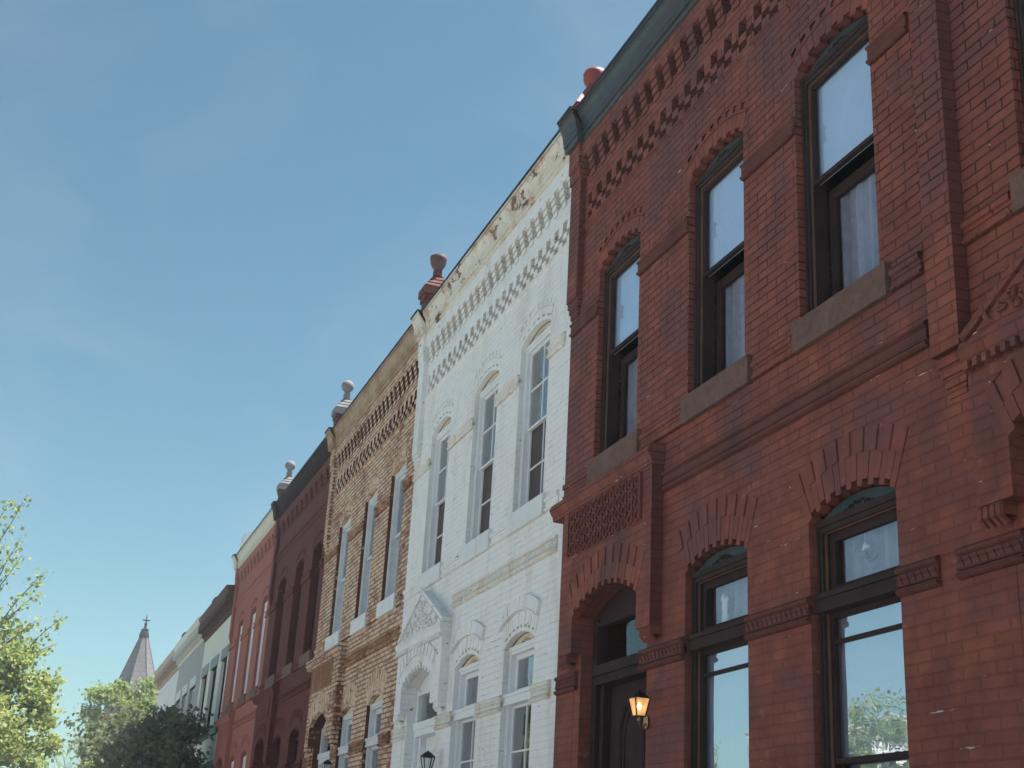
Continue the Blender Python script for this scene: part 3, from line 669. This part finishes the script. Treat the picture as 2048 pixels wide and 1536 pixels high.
def finial(house, PL, style, zt=0.):
    u0, u1 = PL - .27, PL + .0; cu = (u0 + u1) / 2
    ya, yb = -.11, .25; cy = .05
    if style != 'bulb':
        mb = MB(); mb.box(u0 + .03, u1 - .03, ya, yb, 8.40, 8.80); mb.box(u0 + .01, u1 - .01, ya - .02, yb + .02, 8.80, 8.88)
        pier = mb.build('finial', 'brownpier' if style == 'ball' else 'brownpier', house)
        mt = 'capstone' if style == 'ball' else 'brownpier'
        mb = MB(); mb.box(u0 - .01, u1 + .01, ya - .045, yb + .045, 8.88, 8.985)
        # stepped gablet: tilted courses facing along the street, smooth slope to the street
        zz = 8.985; hy0, hy1 = ya - .03, yb + .03; hx = (u1 - u0) / 2 + .0
        for q in range(4):
            f0, f1 = 1 - q * .22, 1 - (q + 1) * .22; z1 = zz + .062
            y0a, y1a = cy + (hy0 - cy) * f0, cy + (hy1 - cy) * f0; y0b, y1b = cy + (hy0 - cy) * f1, cy + (hy1 - cy) * f1
            xa = hx * f0; xb = hx * (f1 + .03)
            lo = [(cu - xa, y0a, zz + .018), (cu + xa, y0a, zz + .018), (cu + xa, y1a, zz + .018), (cu - xa, y1a, zz + .018)]
            hi = [(cu - xb, y0b, z1), (cu + xb, y0b, z1), (cu + xb, y1b, z1), (cu - xb, y1b, z1)]
            for i in range(4): mb.face([lo[i], lo[(i + 1) % 4], hi[(i + 1) % 4], hi[i]])
            mb.face(lo); mb.face(hi)
            mb.box(cu - xa * .86, cu + xa * .86, y0a + .025, y1a - .025, zz - .002, zz + .03)
            zz = z1
        mb.box(cu - .05, cu + .05, cy - .05, cy + .05, zz - .03, zz + .06)
        mb.build('cap', mt, pier)
        b = MB()
        if style == 'ball':
            c = 9.43; Rb = .108
            b.lathe((cu, cy), [(Rb * math.sin(math.pi * i / 14) + .0001, c - Rb * math.cos(math.pi * i / 14)) for i in range(15)], 22)
            b.lathe((cu, cy), [(.05, zz), (.04, 9.30), (.05, 9.335)], 14)
            b.build('ball', 'capstone', pier, True)
        else:
            b.lathe((cu, cy), [(.055, zz), (.045, 9.28), (.065, 9.31), (.10, 9.37), (.115, 9.43), (.118, 9.475), (.10, 9.482), (.085, 9.46), (.0, 9.44)], 22)
            o = b.build('broken_urn', M['urn'], pier, True)
            for v in o.data.vertices:
                if v.co.z > 9.4 - 0: v.co.z += .02 * math.sin(6 * v.co.y + 1)
    else:
        mb = MB(); zc = 9.17
        mb.box(u0 + .02, u1 - .02, ya - .02, yb, 8.40, 8.70)
        lo = [(u0 + .0, ya - .04, 8.70), (u1 - .0, ya - .04, 8.70), (u1, yb + .05, 8.70), (u0, yb + .05, 8.70)]
        hi = [(cu - .06, .01, 8.99), (cu + .06, .01, 8.99), (cu + .06, .17, 8.99), (cu - .06, .17, 8.99)]
        for i in range(4): mb.face([lo[i], lo[(i + 1) % 4], hi[(i + 1) % 4], hi[i]])
        mb.face(lo)
        pier = mb.build('finial', 'redstone', house)
        b = MB(); b.lathe((cu, .09), [(.06, 8.96), (.065, 9.00), (.10, 9.03), (.118, 9.07), (.116, 9.10), (.122, 9.13), (.105, 9.17), (.09, 9.175), (.06, 9.195), (.0, 9.20)], 14)
        b.build('knob', 'redstone', pier, True)
M['urn'] = paint_mat('weathered_red_urn', (.11, .032, .028), (.13, .10, .10), .7, stain=(.12, .05, .04), scale=3.)

LC = dict  # shorthand for the facade settings below
win_red = dict(bead='redrail', head_mat='greenhead', frame='greenblk', sash='dkframe', sash_low='dkframe', carve=True, yf=.055, zm=5.93, cols=1, rows=1, rows_low=1, glass='glass', glass_low='glass2', back_up='blind', back_low='lace', low_y=.15, rail=.028, rail_low=.075, back_low_d=.05, lap=-.02)
winlow_red = dict(win_red, rail=.03, back_up='blind', back_low='blind', back_tr='lace', glass='glass_coat', glass_low='glass_coat', glass_tr='glass')
win_white = dict(head_mat='creampaint', frame='whitepaint', sash='whitepaint', carve=True, carve_mat='creampaint', yf=.06, zm=5.84, cols=2, rows=2, glass='glass3', glass_low='screen', back_up='dkcurt', back_low='dkcurt', low_y=.065, rail=.022, fw=.045)
winlow_white = dict(win_white, rows=2, back_up='dkcurt', glass='glass3', back_tr='curt', glass_low='glass3')
win_tan = dict(head_mat='creampaint', frame='oldwhite', sash='oldwhite', carve=False, fw=.07, yf=.055, zm=5.85, cols=1, rows=1, glass='glass2', glass_low='glass2', back_up='lace', back_low='lace', low_y=.09, rail=.035)
win_maroon = dict(frame='dkframe', sash='dkframe', carve=False, yf=.12, zm=5.85, cols=1, rows=1, glass='glass2', glass_low='glass2', back_up='dkcurt', back_low='dkcurt', low_y=.09, rail=.035)
win_salmon = dict(head_mat='creampaint', frame='whitepaint', sash='whitepaint', carve=False, yf=.07, zm=5.75, cols=1, rows=1, glass='glass2', glass_low='glass2', back_up='lace', back_low='curt', low_y=.08, rail=.03)

P = [-.15, 5.26, 10.58, 15.94, 21.38, 26.65, 32.05]
grp = 'brick row houses with corbelled cornices'
cfgs = [
 dict(label_='red brick row house at the right edge with a gabled door head', wall='red', reveal='red', belt='redsoot_shade', niche='redsoot_shade', up=[(.42, 1.27), (1.97, 2.82), (3.75, 4.59)], low=[(.40, 1.25), (1.97, 2.82)], door=(3.45, 4.72), surr=(3.2, 4.97), checker=True, bper=.225, head='ped', cornice='corn_green', win=win_red, winlow=winlow_red, sillmat='stone', doormat='dkframe', doorframe='dkframe', pil_z=4.22, pw=.23, pdep=.085, dark_tr=True, fin='bulb'),
 dict(label_='red painted brick row house with bright upper sashes and a lit brass lantern', wall='red', reveal='red', belt='redsoot_shade', niche='redsoot_shade', up=[(5.775, 6.63), (7.33, 8.175), (9.075, 9.93)], low=[(5.73, 6.59), (7.32, 8.19)], door=(8.80, 10.05), surr=(8.56, 10.31), checker=True, bper=.2222, head='panel', panel_mat='terracotta', cornice='corn_green', win=win_red, winlow=winlow_red, sillmat='stone', doormat='dkframe', doorframe='dkframe', dark_tr=True, fin='bulb'),
 dict(dots=True, sq=.006, label_='white painted brick row house with rusting cornice and carved gable over its door', wall='white', reveal='white', niche='whitecol', belt='whitebelt', up=[(11.14, 11.98), (12.68, 13.50), (14.42, 15.22)], low=[(11.17, 11.99), (12.74, 13.56)], door=(14.12, 15.36), surr=(13.80, 15.62), checker=True, bper=.2222, head='ped', label=True, cornice='corn_white', win=win_white, winlow=winlow_white, sillmat='whitesill', doormat='whitepaint', doorframe='whitepaint', fin='urn'),
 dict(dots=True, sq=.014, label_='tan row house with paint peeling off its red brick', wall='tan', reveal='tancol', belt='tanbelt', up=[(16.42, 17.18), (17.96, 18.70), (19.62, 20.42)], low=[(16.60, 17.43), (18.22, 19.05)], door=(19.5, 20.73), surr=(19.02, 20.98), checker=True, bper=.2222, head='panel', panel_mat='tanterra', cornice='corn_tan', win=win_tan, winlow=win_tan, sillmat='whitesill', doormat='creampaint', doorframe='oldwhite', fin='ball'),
 dict(label_='dark maroon brick row house with deep unlit windows', wall='maroon', reveal='maroon', up=[(21.75, 22.52), (23.32, 24.08), (25.02, 25.86)], low=[(22.04, 22.88), (23.66, 24.43)], door=(24.80, 25.85), surr=(24.45, 26.2), checker=False, bper=.44, head='panel', panel_mat='terracotta', cornice='corn_dark', win=win_maroon, sillmat='stone', doormat='dkframe', doorframe='dkframe', fin='ball'),
 dict(label_='salmon red brick row house with slim white window frames and cream cornice', wall='salmon', reveal='salmon', up=[(27.05, 27.75), (28.50, 29.25), (30.28, 31.0)], low=[(27.4, 28.15), (29.0, 29.75)], door=(30.05, 31.2), surr=(29.8, 31.5), checker=False, bper=.46, head='panel', panel_mat='salmon', cornice='corn_cream', win=win_salmon, sillmat='stone', doormat='dkframe', doorframe='dkframe', fin=None),
]
for i, c in enumerate(cfgs):
    h = thing('row_house', ((P[i] + P[i + 1]) / 2, 0, 0), c['label_'], 'house', grp)
    facade(h, P[i], P[i + 1], c)
    if c['fin']: finial(h, P[i + 1], c['fin'])
    if i == 5:
        mb = MB(); mb.box(31.2, 31.9, -.08, .4, 8.4, 9.04); mb.build('chimney', 'whitepaint', h)

# ------------------------------------------------------------------ plainer houses at the end of the row
def plain_house(u0, u1, y, wm, cm, wins, z_top, label, lint, sill, facing=1, base_win=True, chim=None, name='town_house', group=None, cor_h=.58, jut=.26, frame='dkframe', pane='glass2', back_d=10., bracket_d=.22):
    """facing=1: front looks to -y (our side); facing=-1: front looks to +y (across the street)"""
    h = thing(name, ((u0 + u1) / 2, y, 0), label, 'house', group)
    Y = lambda d: y + d * facing
    W = MB(); holes = []
    ow = []
    for a, b, z0, z1 in wins: holes.append([(a, z0), (a, z1), (b, z1), (b, z0)])
    W.poly_holes([(u0, 0), (u0, z_top + .3), (u1, z_top + .3), (u1, 0)], holes, Y(0))
    for a, b, z0, z1 in wins:
        for u in (a, b): W.face([(u, Y(0), z0), (u, Y(.16), z0), (u, Y(.16), z1), (u, Y(0), z1)])
        for z in (z0, z1): W.face([(a, Y(0), z), (b, Y(0), z), (b, Y(.16), z), (a, Y(.16), z)])
    for u in (u0, u1): W.face([(u, Y(0), 0), (u, Y(back_d), 0), (u, Y(back_d), z_top + .3), (u, Y(0), z_top + .3)])
    W.face([(u0, Y(back_d), 0), (u1, Y(back_d), 0), (u1, Y(back_d), z_top + .3), (u0, Y(back_d), z_top + .3)])
    W.build('wall', wm, h)
    for a, b, z0, z1 in wins:
        f = MB(); t = .06
        for p, q in ((a, a + t), (b - t, b)): f.box(p, q, Y(.08), Y(.14), z0, z1)
        f.box(a + t, b - t, Y(.08), Y(.14), z0, z0 + t); f.box(a + t, b - t, Y(.08), Y(.14), z1 - t, z1); zm = (z0 + z1) / 2; f.box(a + t, b - t, Y(.09), Y(.13), zm - .025, zm + .025)
        fo = f.build('window', frame, h)
        p = MB(); p.face([(a + t, Y(.12), z0 + t), (b - t, Y(.12), z0 + t), (b - t, Y(.12), z1 - t), (a + t, Y(.12), z1 - t)]); p.build('pane', pane, fo, recalc=False)
        p = MB(); p.face([(a - .05, Y(.3), z0 - .05), (b + .05, Y(.3), z0 - .05), (b + .05, Y(.3), z1 + .05), (a - .05, Y(.3), z1 + .05)]); p.build('curtain', 'dkcurt', fo, recalc=False)
        if lint: l = MB(); l.box(a - .1, b + .1, Y(-.02), Y(.10), z1, z1 + .27); l.build('lintel', lint, h)
        if sill: l = MB(); l.box(a - .1, b + .1, Y(-.07), Y(.10), z0 - .13, z0); l.build('sill', sill, h)
    C = MB(); zt = z_top
    prof = [(0, zt), (-.04, zt), (-.04, zt + .06), (-.07, zt + .08), (-.07, zt + cor_h * .62), (-jut * .8, zt + cor_h * .72), (-jut * .8, zt + cor_h * .84), (-jut, zt + cor_h), (-jut, zt + cor_h + .04), (.25, zt + cor_h + .08), (.25, zt)]
    C.sweep([(Y(a), b) for a, b in prof], u0, u1)
    n = int((u1 - u0) / bracket_d)
    for i in range(n):
        x = u0 + (u1 - u0) * (i + .3) / n; C.box(x, x + bracket_d * .5, Y(-jut * .92), Y(-.03), zt + cor_h * .36, zt + cor_h * .68); C.box(x, x + bracket_d * .5, Y(-.12), Y(-.03), zt + cor_h * .15, zt + cor_h * .36)
    C.build('cornice', cm, h)
    rf = MB(); rf.box(u0, u1, Y(.2), Y(back_d), z_top + .3, z_top + cor_h + .02); rf.build('roof', 'roof', h)
    if chim:
        for cu, cy, ch in chim:
            c = MB(); c.box(cu - .3, cu + .3, Y(cy), Y(cy + .22), z_top + .3, ch); c.box(cu - .34, cu + .34, Y(cy - .04), Y(cy + .26), ch - .12, ch - .02); c.build('chimney', 'corn_dark', h)
    if True:
        d = MB(); du = u0 + (u1 - u0) * .8; d.box(du - .55, du + .55, Y(-.03), Y(.03), .5, 3.1); d.box(du - .65, du + .65, Y(-.06), Y(.02), 3.1, 3.25); d.build('door', frame, h)
    return h
plain_house(32.05, 37.35, 0, 'cream', 'corn_brown', [(32.25, 33.25, 4.6, 6.26), (34.0, 35.2, 4.6, 6.26), (35.85, 36.95, 4.6, 6.26), (32.5, 33.6, 1.6, 3.6), (34.2, 35.3, 1.6, 3.6)], 7.28, 'cream stucco house with blue-grey lintels and brown bracketed cornice', 'lintel_grey', 'greensill', chim=[(36.1, -.03, 8.29)], group='plain houses at the end of the row')
plain_house(37.35, 43.75, 0, 'grey', 'corn_grey', [(38.4, 39.7, 4.6, 6.26), (40.4, 41.5, 4.6, 6.26), (42.1, 43.2, 4.6, 6.26), (38.6, 39.7, 1.6, 3.6), (40.4, 41.5, 1.6, 3.6)], 7.36, 'grey stucco house with white lintels and pale cornice', 'lintel_white', 'lintel_white', chim=[(42.6, -.1, 8.30)], group='plain houses at the end of the row', frame='whitepaint')
plain_house(43.75, 50.0, 0, 'palewall', 'corn_beige', [(44.9, 46, 4.6, 6.26), (46.5, 47.6, 4.6, 6.26), (48.1, 49.2, 4.6, 6.26)], 7.34, 'pale blue-white house with beige cornice at the far end of the row', None, 'lintel_white', group='plain houses at the end of the row', frame='whitepaint')

# houses across the street (seen as reflections in the glass)
walls = ['red', 'cream', 'salmon', 'palewall', 'tan', 'grey', 'white', 'red', 'cream', 'salmon']
lab = ['red brick', 'cream stucco', 'salmon brick', 'pale stucco', 'tan brick', 'grey stucco', 'white brick', 'dark red brick', 'light cream stucco', 'rosy brick']
rr = random.Random(5)
for i in range(10):
    a = -14 + i * 6.2; b = a + 6.15; zt = rr.choice([6.4, 6.8, 7.2])
    wn = [(a + .8 + 1.75 * k_, a + 1.8 + 1.75 * k_, z, z + 1.75) for z in (1.3, 4.4) for k_ in range(3) if not (z < 2 and k_ == 2)]
    plain_house(a, b, -22.6, walls[i], rr.choice(['corn_cream', 'corn_grey', 'corn_white']), wn, zt, lab[i] + ' house across the street, number %s of its terrace counted from the viewer' % ['one', 'two', 'three', 'four', 'five', 'six', 'seven', 'eight', 'nine', 'ten'][i], 'lintel_white', 'lintel_white', facing=-1, name='opposite_house', group='houses across the street', frame='whitepaint', back_d=9)

# ------------------------------------------------------------------ wall lanterns
def lantern(u, z, y, label, body, lit, sc=1., swing=.0):
    t = thing('wall_lantern', (u, 0, z), label, 'wall lantern', 'lanterns beside the house doors')
    cy = y; mb = MB()
    ub = u + .17 * 0 + swing
    # square tapering cage, roof and arm
    hb, ht = .034 * sc, .058 * sc; z0, z1 = z - .075 * sc, z + .055 * sc
    c0 = [(u - hb, cy - hb), (u + hb, cy - hb), (u + hb, cy + hb), (u - hb, cy + hb)]; c1 = [(u - ht, cy - ht), (u + ht, cy - ht), (u + ht, cy + ht), (u - ht, cy + ht)]
    for a, b in zip(c0, c1): mb.tube([(a[0], a[1], z0), (b[0], b[1], z1)], .0055 * sc, 5)
    for i in range(4):
        mb.tube([(*c0[i], z0), (*c0[(i + 1) % 4], z0)], .005 * sc, 5); mb.tube([(*c1[i], z1), (*c1[(i + 1) % 4], z1)], .006 * sc, 5)
    mb.lathe((u, cy), [(ht * 1.35, z1), (ht * 1.15, z1 + .012 * sc), (ht * .7, z1 + .035 * sc), (ht * .25, z1 + .05 * sc), (.001, z1 + .062 * sc)], 4 if False else 12)
    mb.lathe((u, cy), [(.001, z0 - .004), (hb * .9, z0 - .002), (hb * .9, z0), (.001, z0)], 10)
    cage = mb.build('cage', 'black', t)
    gl = MB()
    for i in range(4):
        a0_, b0_, a1_, b1_ = c0[i], c0[(i + 1) % 4], c1[i], c1[(i + 1) % 4]
        gl.face([(*a0_, z0), (*b0_, z0), (*b1_, z1), (*a1_, z1)])
    gl.build('lamp_glass', 'lampglass' if lit else 'glass2', t)
    if lit:
        b = MB(); b.lathe((u, cy), [(.001, z - .03), (.014, z - .02), (.018, z), (.001, z + .025)], 8); b.build('bulb', 'bulb', t, True)
    am = MB()
    am.tube([(u, cy, z0), (u, cy, z0 - .03 * sc)], [.012 * sc, .016 * sc], 8)
    pts = [(u, cy, z0 - .03 * sc)] + [(u + swing * q, cy + (abs(cy) - .01) * q, z0 - .03 * sc - .045 * sc * math.sin(math.pi * min(1, q * 1.15))) for q in (.2, .4, .6, .8, 1.0)]
    am.tube(pts, .009 * sc, 8)
    am.lathe((u + swing, -.012), [(.001, z0 - .075 * sc), (.03 * sc, z0 - .06 * sc), (.036 * sc, z0 - .02 * sc), (.03 * sc, z0 + .02 * sc), (.001, z0 + .03 * sc)], 10, .35)
    am.build('bracket', body, t)
    return t
lantern(8.64, 2.80, -.125, 'lit brass lantern glowing amber beside the red house door', 'brass', True, .97, .13)
lantern(13.86, 2.72, -.14, 'unlit black lantern beside the white house door', 'black', False, 1.05, .02)
lantern(19.0, 2.95, -.12, 'small unlit black lantern beside the tan house door', 'black', False, 1.0, .0)

# ------------------------------------------------------------------ church with its spire
ch = thing('church', (92, 1.9, 0), 'church with pointed grey slate spire rising behind the trees', 'church')
mb = MB(); mb.box(89.4, 94.6, -.7, 4.5, 0, 8.4); mb.box(90, 112, .8, 12, 0, 6.5); mb.prism([(90, 6.5), (90, 6.6), (112, 6.6), (112, 6.5)], .8, 12); mb.build('tower', 'brownpier', ch)
mb = MB(); n = 8; cu, cy, r0, zb, zt = 92., 1.95, 2.75, 8.4, 15.6
rg = lambda r, z, nn=8: [(cu + r * math.cos(math.pi * 2 * (j + .5) / nn), cy + r * math.sin(math.pi * 2 * (j + .5) / nn), z) for j in range(nn)]
A = rg(r0, zb); steps = [(r0, zb), (.25, zt)]
B_ = rg(.25, zt)
for j in range(8):
    wA = (Vector(A[j]) - Vector(A[(j + 1) % 8])).length
    mb.face([A[j], A[(j + 1) % 8], B_[(j + 1) % 8], B_[j]], [(-wA / 2 + j * 3.3, zb), (wA / 2 + j * 3.3, zb), (.1 + j * 3.3, zt), (-.1 + j * 3.3, zt)])
sp = mb.build('spire', 'slate', ch)
mb = MB()
for j in range(8): mb.tube([A[j], B_[j]], .03, 5)
mb.build('ridge_roll', 'roof', sp)
mb = MB(); mb.lathe((cu, cy), [(.3, 15.45), (.34, 15.6), (.30, 15.75), (.22, 15.95), (.28, 16.02), (.12, 16.1), (.06, 16.3), (.12, 16.4), (.05, 16.5), (.03, 16.95), (.001, 17.0)], 12)
mb.box(cu - .03, cu + .03, cy - .25, cy + .25, 16.6, 16.68); mb.build('weather_vane', 'corn_dark', sp)
mb = MB(); dz = 10.3; mb.prism([(cu - 3.0, 9.0), (cu - 2.6, 10.8), (cu - 2.2, 9.0)], cy - .6, cy + .6, back_=True); mb.build('dormer', 'capstone', sp); mb = MB()
mb.prism([(cu - .6, 8.6), (cu, 10.6), (cu + .6, 8.6)], cy - 2.7, cy - 1.0, back_=True); mb.build('dormer', 'capstone', sp)

# ------------------------------------------------------------------ trees
def tree(name, u, y, h, r, label, leafm, nleaf, lsz, crown_c, crown_r, shoots=(), seed=1, group=None, cl=60, bare=False, core=.55):
    rnd = random.Random(seed)
    t = thing(name, (u, y, 0), label, 'tree', group)
    tr = MB(); lf = MB()
    cz = crown_c
    # trunk and limbs
    tr.tube([(u, y, -.1), (u + .05, y + .02, h * .2), (u - .03, y, h * .42), (u, y + .05, h * .62)], [r, r * .85, r * .65, r * .35], 9)
    tips = []
    def limb(p0, d, L, rad, depth):
        pts = [Vector(p0)]; dd = Vector(d).normalized(); seg = 5
        for i in range(seg):
            dd = (dd + Vector((rnd.uniform(-.18, .18), rnd.uniform(-.18, .18), rnd.uniform(-.05, .16)))).normalized()
            pts.append(pts[-1] + dd * L / seg)
        tr.tube(pts, [rad * (1 - .8 * i / seg) for i in range(seg + 1)], 5)
        tips.append(pts[-1]); tips.append(pts[-2])
        if depth:
            for k_ in range(4 if not bare else 5):
                q = pts[rnd.randint(1, seg)]; nd = (dd + Vector((rnd.uniform(-1, 1), rnd.uniform(-1, 1), rnd.uniform(-.3, .6)))).normalized()
                limb(q, nd, L * .62, rad * .5, depth - 1)
    nl = 9
    for i in range(nl):
        a = 2 * math.pi * i / nl + rnd.uniform(-.3, .3); zz = h * rnd.uniform(.28, .6)
        limb((u, y, zz), (math.cos(a), math.sin(a), rnd.uniform(.3, 1.1)), crown_r[0] * rnd.uniform(.6, .95), r * .3, 2)
    def leaf_at(p, s):
        n = Vector((rnd.gauss(0, 1), rnd.gauss(0, 1), rnd.gauss(0, 1) + .6)).normalized(); a = n.orthogonal().normalized(); ang = rnd.uniform(0, 6.28)
        a = (a * math.cos(ang) + n.cross(a) * math.sin(ang)); b = n.cross(a)
        w_ = s * rnd.uniform(.32, .5); l_ = s * rnd.uniform(.7, 1.2)
        lf.face([p - a * l_ * .5, p + b * w_ - a * l_ * .05, p + a * l_ * .5 - n * s * .15, p - b * w_ - a * l_ * .05], [(0, 0)] * 4)
    if not bare:
        # leaf clusters through the crown, with gaps
        cs = []
        while len(cs) < cl:
            v = Vector((rnd.uniform(-1, 1), rnd.uniform(-1, 1), rnd.uniform(-1, 1)))
            if v.length > 1 or v.length < .25: continue
            q = v.length ** .5; v = v.normalized() * (core + (1 - core) * rnd.random()) if rnd.random() < .75 else v
            wob = 1 + .22 * math.sin(v.x * 5 + seed) * math.cos(v.y * 4 + v.z * 3)
            cs.append((Vector((u + v.x * crown_r[0] * wob, y + v.y * crown_r[1] * wob, cz + v.z * crown_r[2] * wob)), rnd.uniform(.24, .62)))
        per = nleaf // cl
        for c, s_ in cs:
            for _ in range(per):
                d = Vector((rnd.gauss(0, .5), rnd.gauss(0, .5), rnd.gauss(0, .36))) * s_
                leaf_at(c + d, lsz * rnd.uniform(.7, 1.3))
        for (su, sy_, sz), (eu, ey, ez) in shoots:
            A_, E = Vector((su, sy_, sz)), Vector((eu, ey, ez)); sag = (E - A_).length * .08
            pts = [A_.lerp(E, q / 8) + Vector((0, 0, sag * math.sin(math.pi * q / 8))) + Vector((rnd.uniform(-.04, .04),) * 3) for q in range(9)]
            tr.tube(pts, [.030 * (1 - .85 * q / 8) for q in range(9)], 5)
            for q in range(1, 9):
                for _ in range(13 if q < 8 else 18):
                    p = pts[q - 1].lerp(pts[q], rnd.random()) + Vector((rnd.gauss(0, .10), rnd.gauss(0, .10), rnd.gauss(-.03, .09)))
                    leaf_at(p, lsz * rnd.uniform(.7, 1.15))
    tr.build('trunk', 'bark', t, recalc=False)
    if not bare: lf.build('crown', leafm, t, recalc=False)
    return t
def at(px, py, u):     # place along a sight line, used only to lay out the long shoots of the street tree
    rv = Vector((px - 1024, py - 768, FPX)); d = right * rv.x + down * rv.y + fwd * rv.z
    l = -u / d.x; return (u, -4.1 + d.y * l, 1.6 + d.z * l)
sh = [((36, -6.3, 6.3), at(55, 990, 36)), ((36, -6.4, 6.6), at(20, 1000, 35)), ((36, -6.0, 6.2), at(38, 1080, 36)), ((36, -5.7, 5.9), at(92, 1140, 36)), ((36, -5.9, 5.8), at(80, 1185, 36.5)), ((36, -5.2, 5.2), at(128, 1232, 36)), ((36, -5.6, 5.6), at(75, 1240, 35.5)), ((36, -5.0, 4.6), at(128, 1360, 36)), ((36, -6.2, 6.0), at(8, 1090, 36)), ((36, -6.1, 6.0), at(45, 1110, 35.6)), ((36, -5.3, 5.3), at(105, 1290, 36.4)), ((36, -6.5, 6.9), at(-30, 1000, 36))]
tree('street_tree', 36, -6.75, 7.2, .17, 'street tree with yellow-green leaves and long shoots at the left edge', 'leaf_a', 66000, .125, 4.65, (2.6, 3.2, 2.4), sh, 4, cl=190)
tree('background_tree', 58, -.25, 8.2, .2, 'sunlit bright green tree in front of the church spire', 'leaf_b', 34000, .15, 5.2, (2.6, 2.5, 3.3), (), 9, cl=90)
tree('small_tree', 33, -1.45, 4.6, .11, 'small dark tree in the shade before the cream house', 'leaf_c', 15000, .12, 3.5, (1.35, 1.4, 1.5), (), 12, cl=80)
tree('bare_tree', 72, -2.05, 8.6, .09, 'thin leafless tree between the two green trees', None, 0, .1, 5, (2.3, 1.7, 2), (), 20, bare=True)
# trees across the street, mirrored in the glass
for i, (u, y, h) in enumerate([(33, -18.5, 6.9), (27, -18.6, 6.0), (46, -18.4, 7.4), (16, -18.6, 6.), (60, -18.5, 8.)]):
    tree('opposite_tree', u, y, h, .16, 'leafy street tree across the road, %s from the viewer' % ['third', 'second', 'fourth', 'nearest', 'fifth'][i], 'leaf_b', 26000 if i < 2 else 8000, .085 if i < 2 else .15, h * .62, (2.2, 2.2, h * .36), (), 30 + i, 'street trees across the road', cl=90)

fg = thing('figurine', (7.98, .17, 3.30), 'small white figurine standing inside the middle ground floor transom of the red house', 'figurine')
mb = MB(); mb.lathe((7.93, .17), [(.001, 3.295), (.035, 3.30), (.04, 3.33), (.03, 3.38), (.038, 3.42), (.032, 3.46), (.001, 3.48)], 12, .5); mb.build('figure_body', 'whitepaint', fg, True)
mb = MB(); mb.lathe((7.955, .17), [(.001, 3.44), (.022, 3.46), (.024, 3.485), (.001, 3.51)], 10, .6); mb.lathe((7.905, .17), [(.001, 3.43), (.02, 3.45), (.02, 3.47), (.001, 3.49)], 10, .6); mb.build('figure_wing', 'whitepaint', fg, True)
od = thing('glass_ornament', (6.45, .17, 3.45), 'twisted pale ornament hanging inside the right hand ground floor transom', 'ornament')
mb = MB(); mb.tube([(6.37, .165, 3.47), (6.32, .165, 3.475), (6.28, .165, 3.46), (6.26, .165, 3.42), (6.23, .165, 3.395), (6.18, .165, 3.40), (6.15, .165, 3.41)], [.006, .012, .018, .016, .012, .008, .004], 7); mb.build('ornament_body', 'capstone', od)
mb = MB(); mb.tube([(6.28, .16, 3.46), (6.25, .16, 3.485), (6.22, .16, 3.47)], [.012, .02, .005], 7); mb.tube([(6.27, .165, 3.47), (6.27, .165, 3.60)], .0015, 4); mb.build('ornament_wing', 'whitepaint', od)

# ------------------------------------------------------------------ thin haze volume, added to lift dark tones and fade the distance
hm = bpy.data.materials.new('haze'); hm.use_nodes = True; t_ = hm.node_tree; t_.nodes.remove(t_.nodes['Principled BSDF'])
pv = t_.nodes.new('ShaderNodeVolumePrincipled'); pv.inputs['Color'].default_value = (.86, .92, 1, 1); pv.inputs['Density'].default_value = .0013; pv.inputs['Anisotropy'].default_value = .0
t_.links.new(pv.outputs[0], t_.nodes['Material Output'].inputs['Volume'])
mb = MB(); mb.box(-30, 128, -40, 30, -1, 20); hz = mb.build('haze', hm); hz['kind'] = 'stuff'
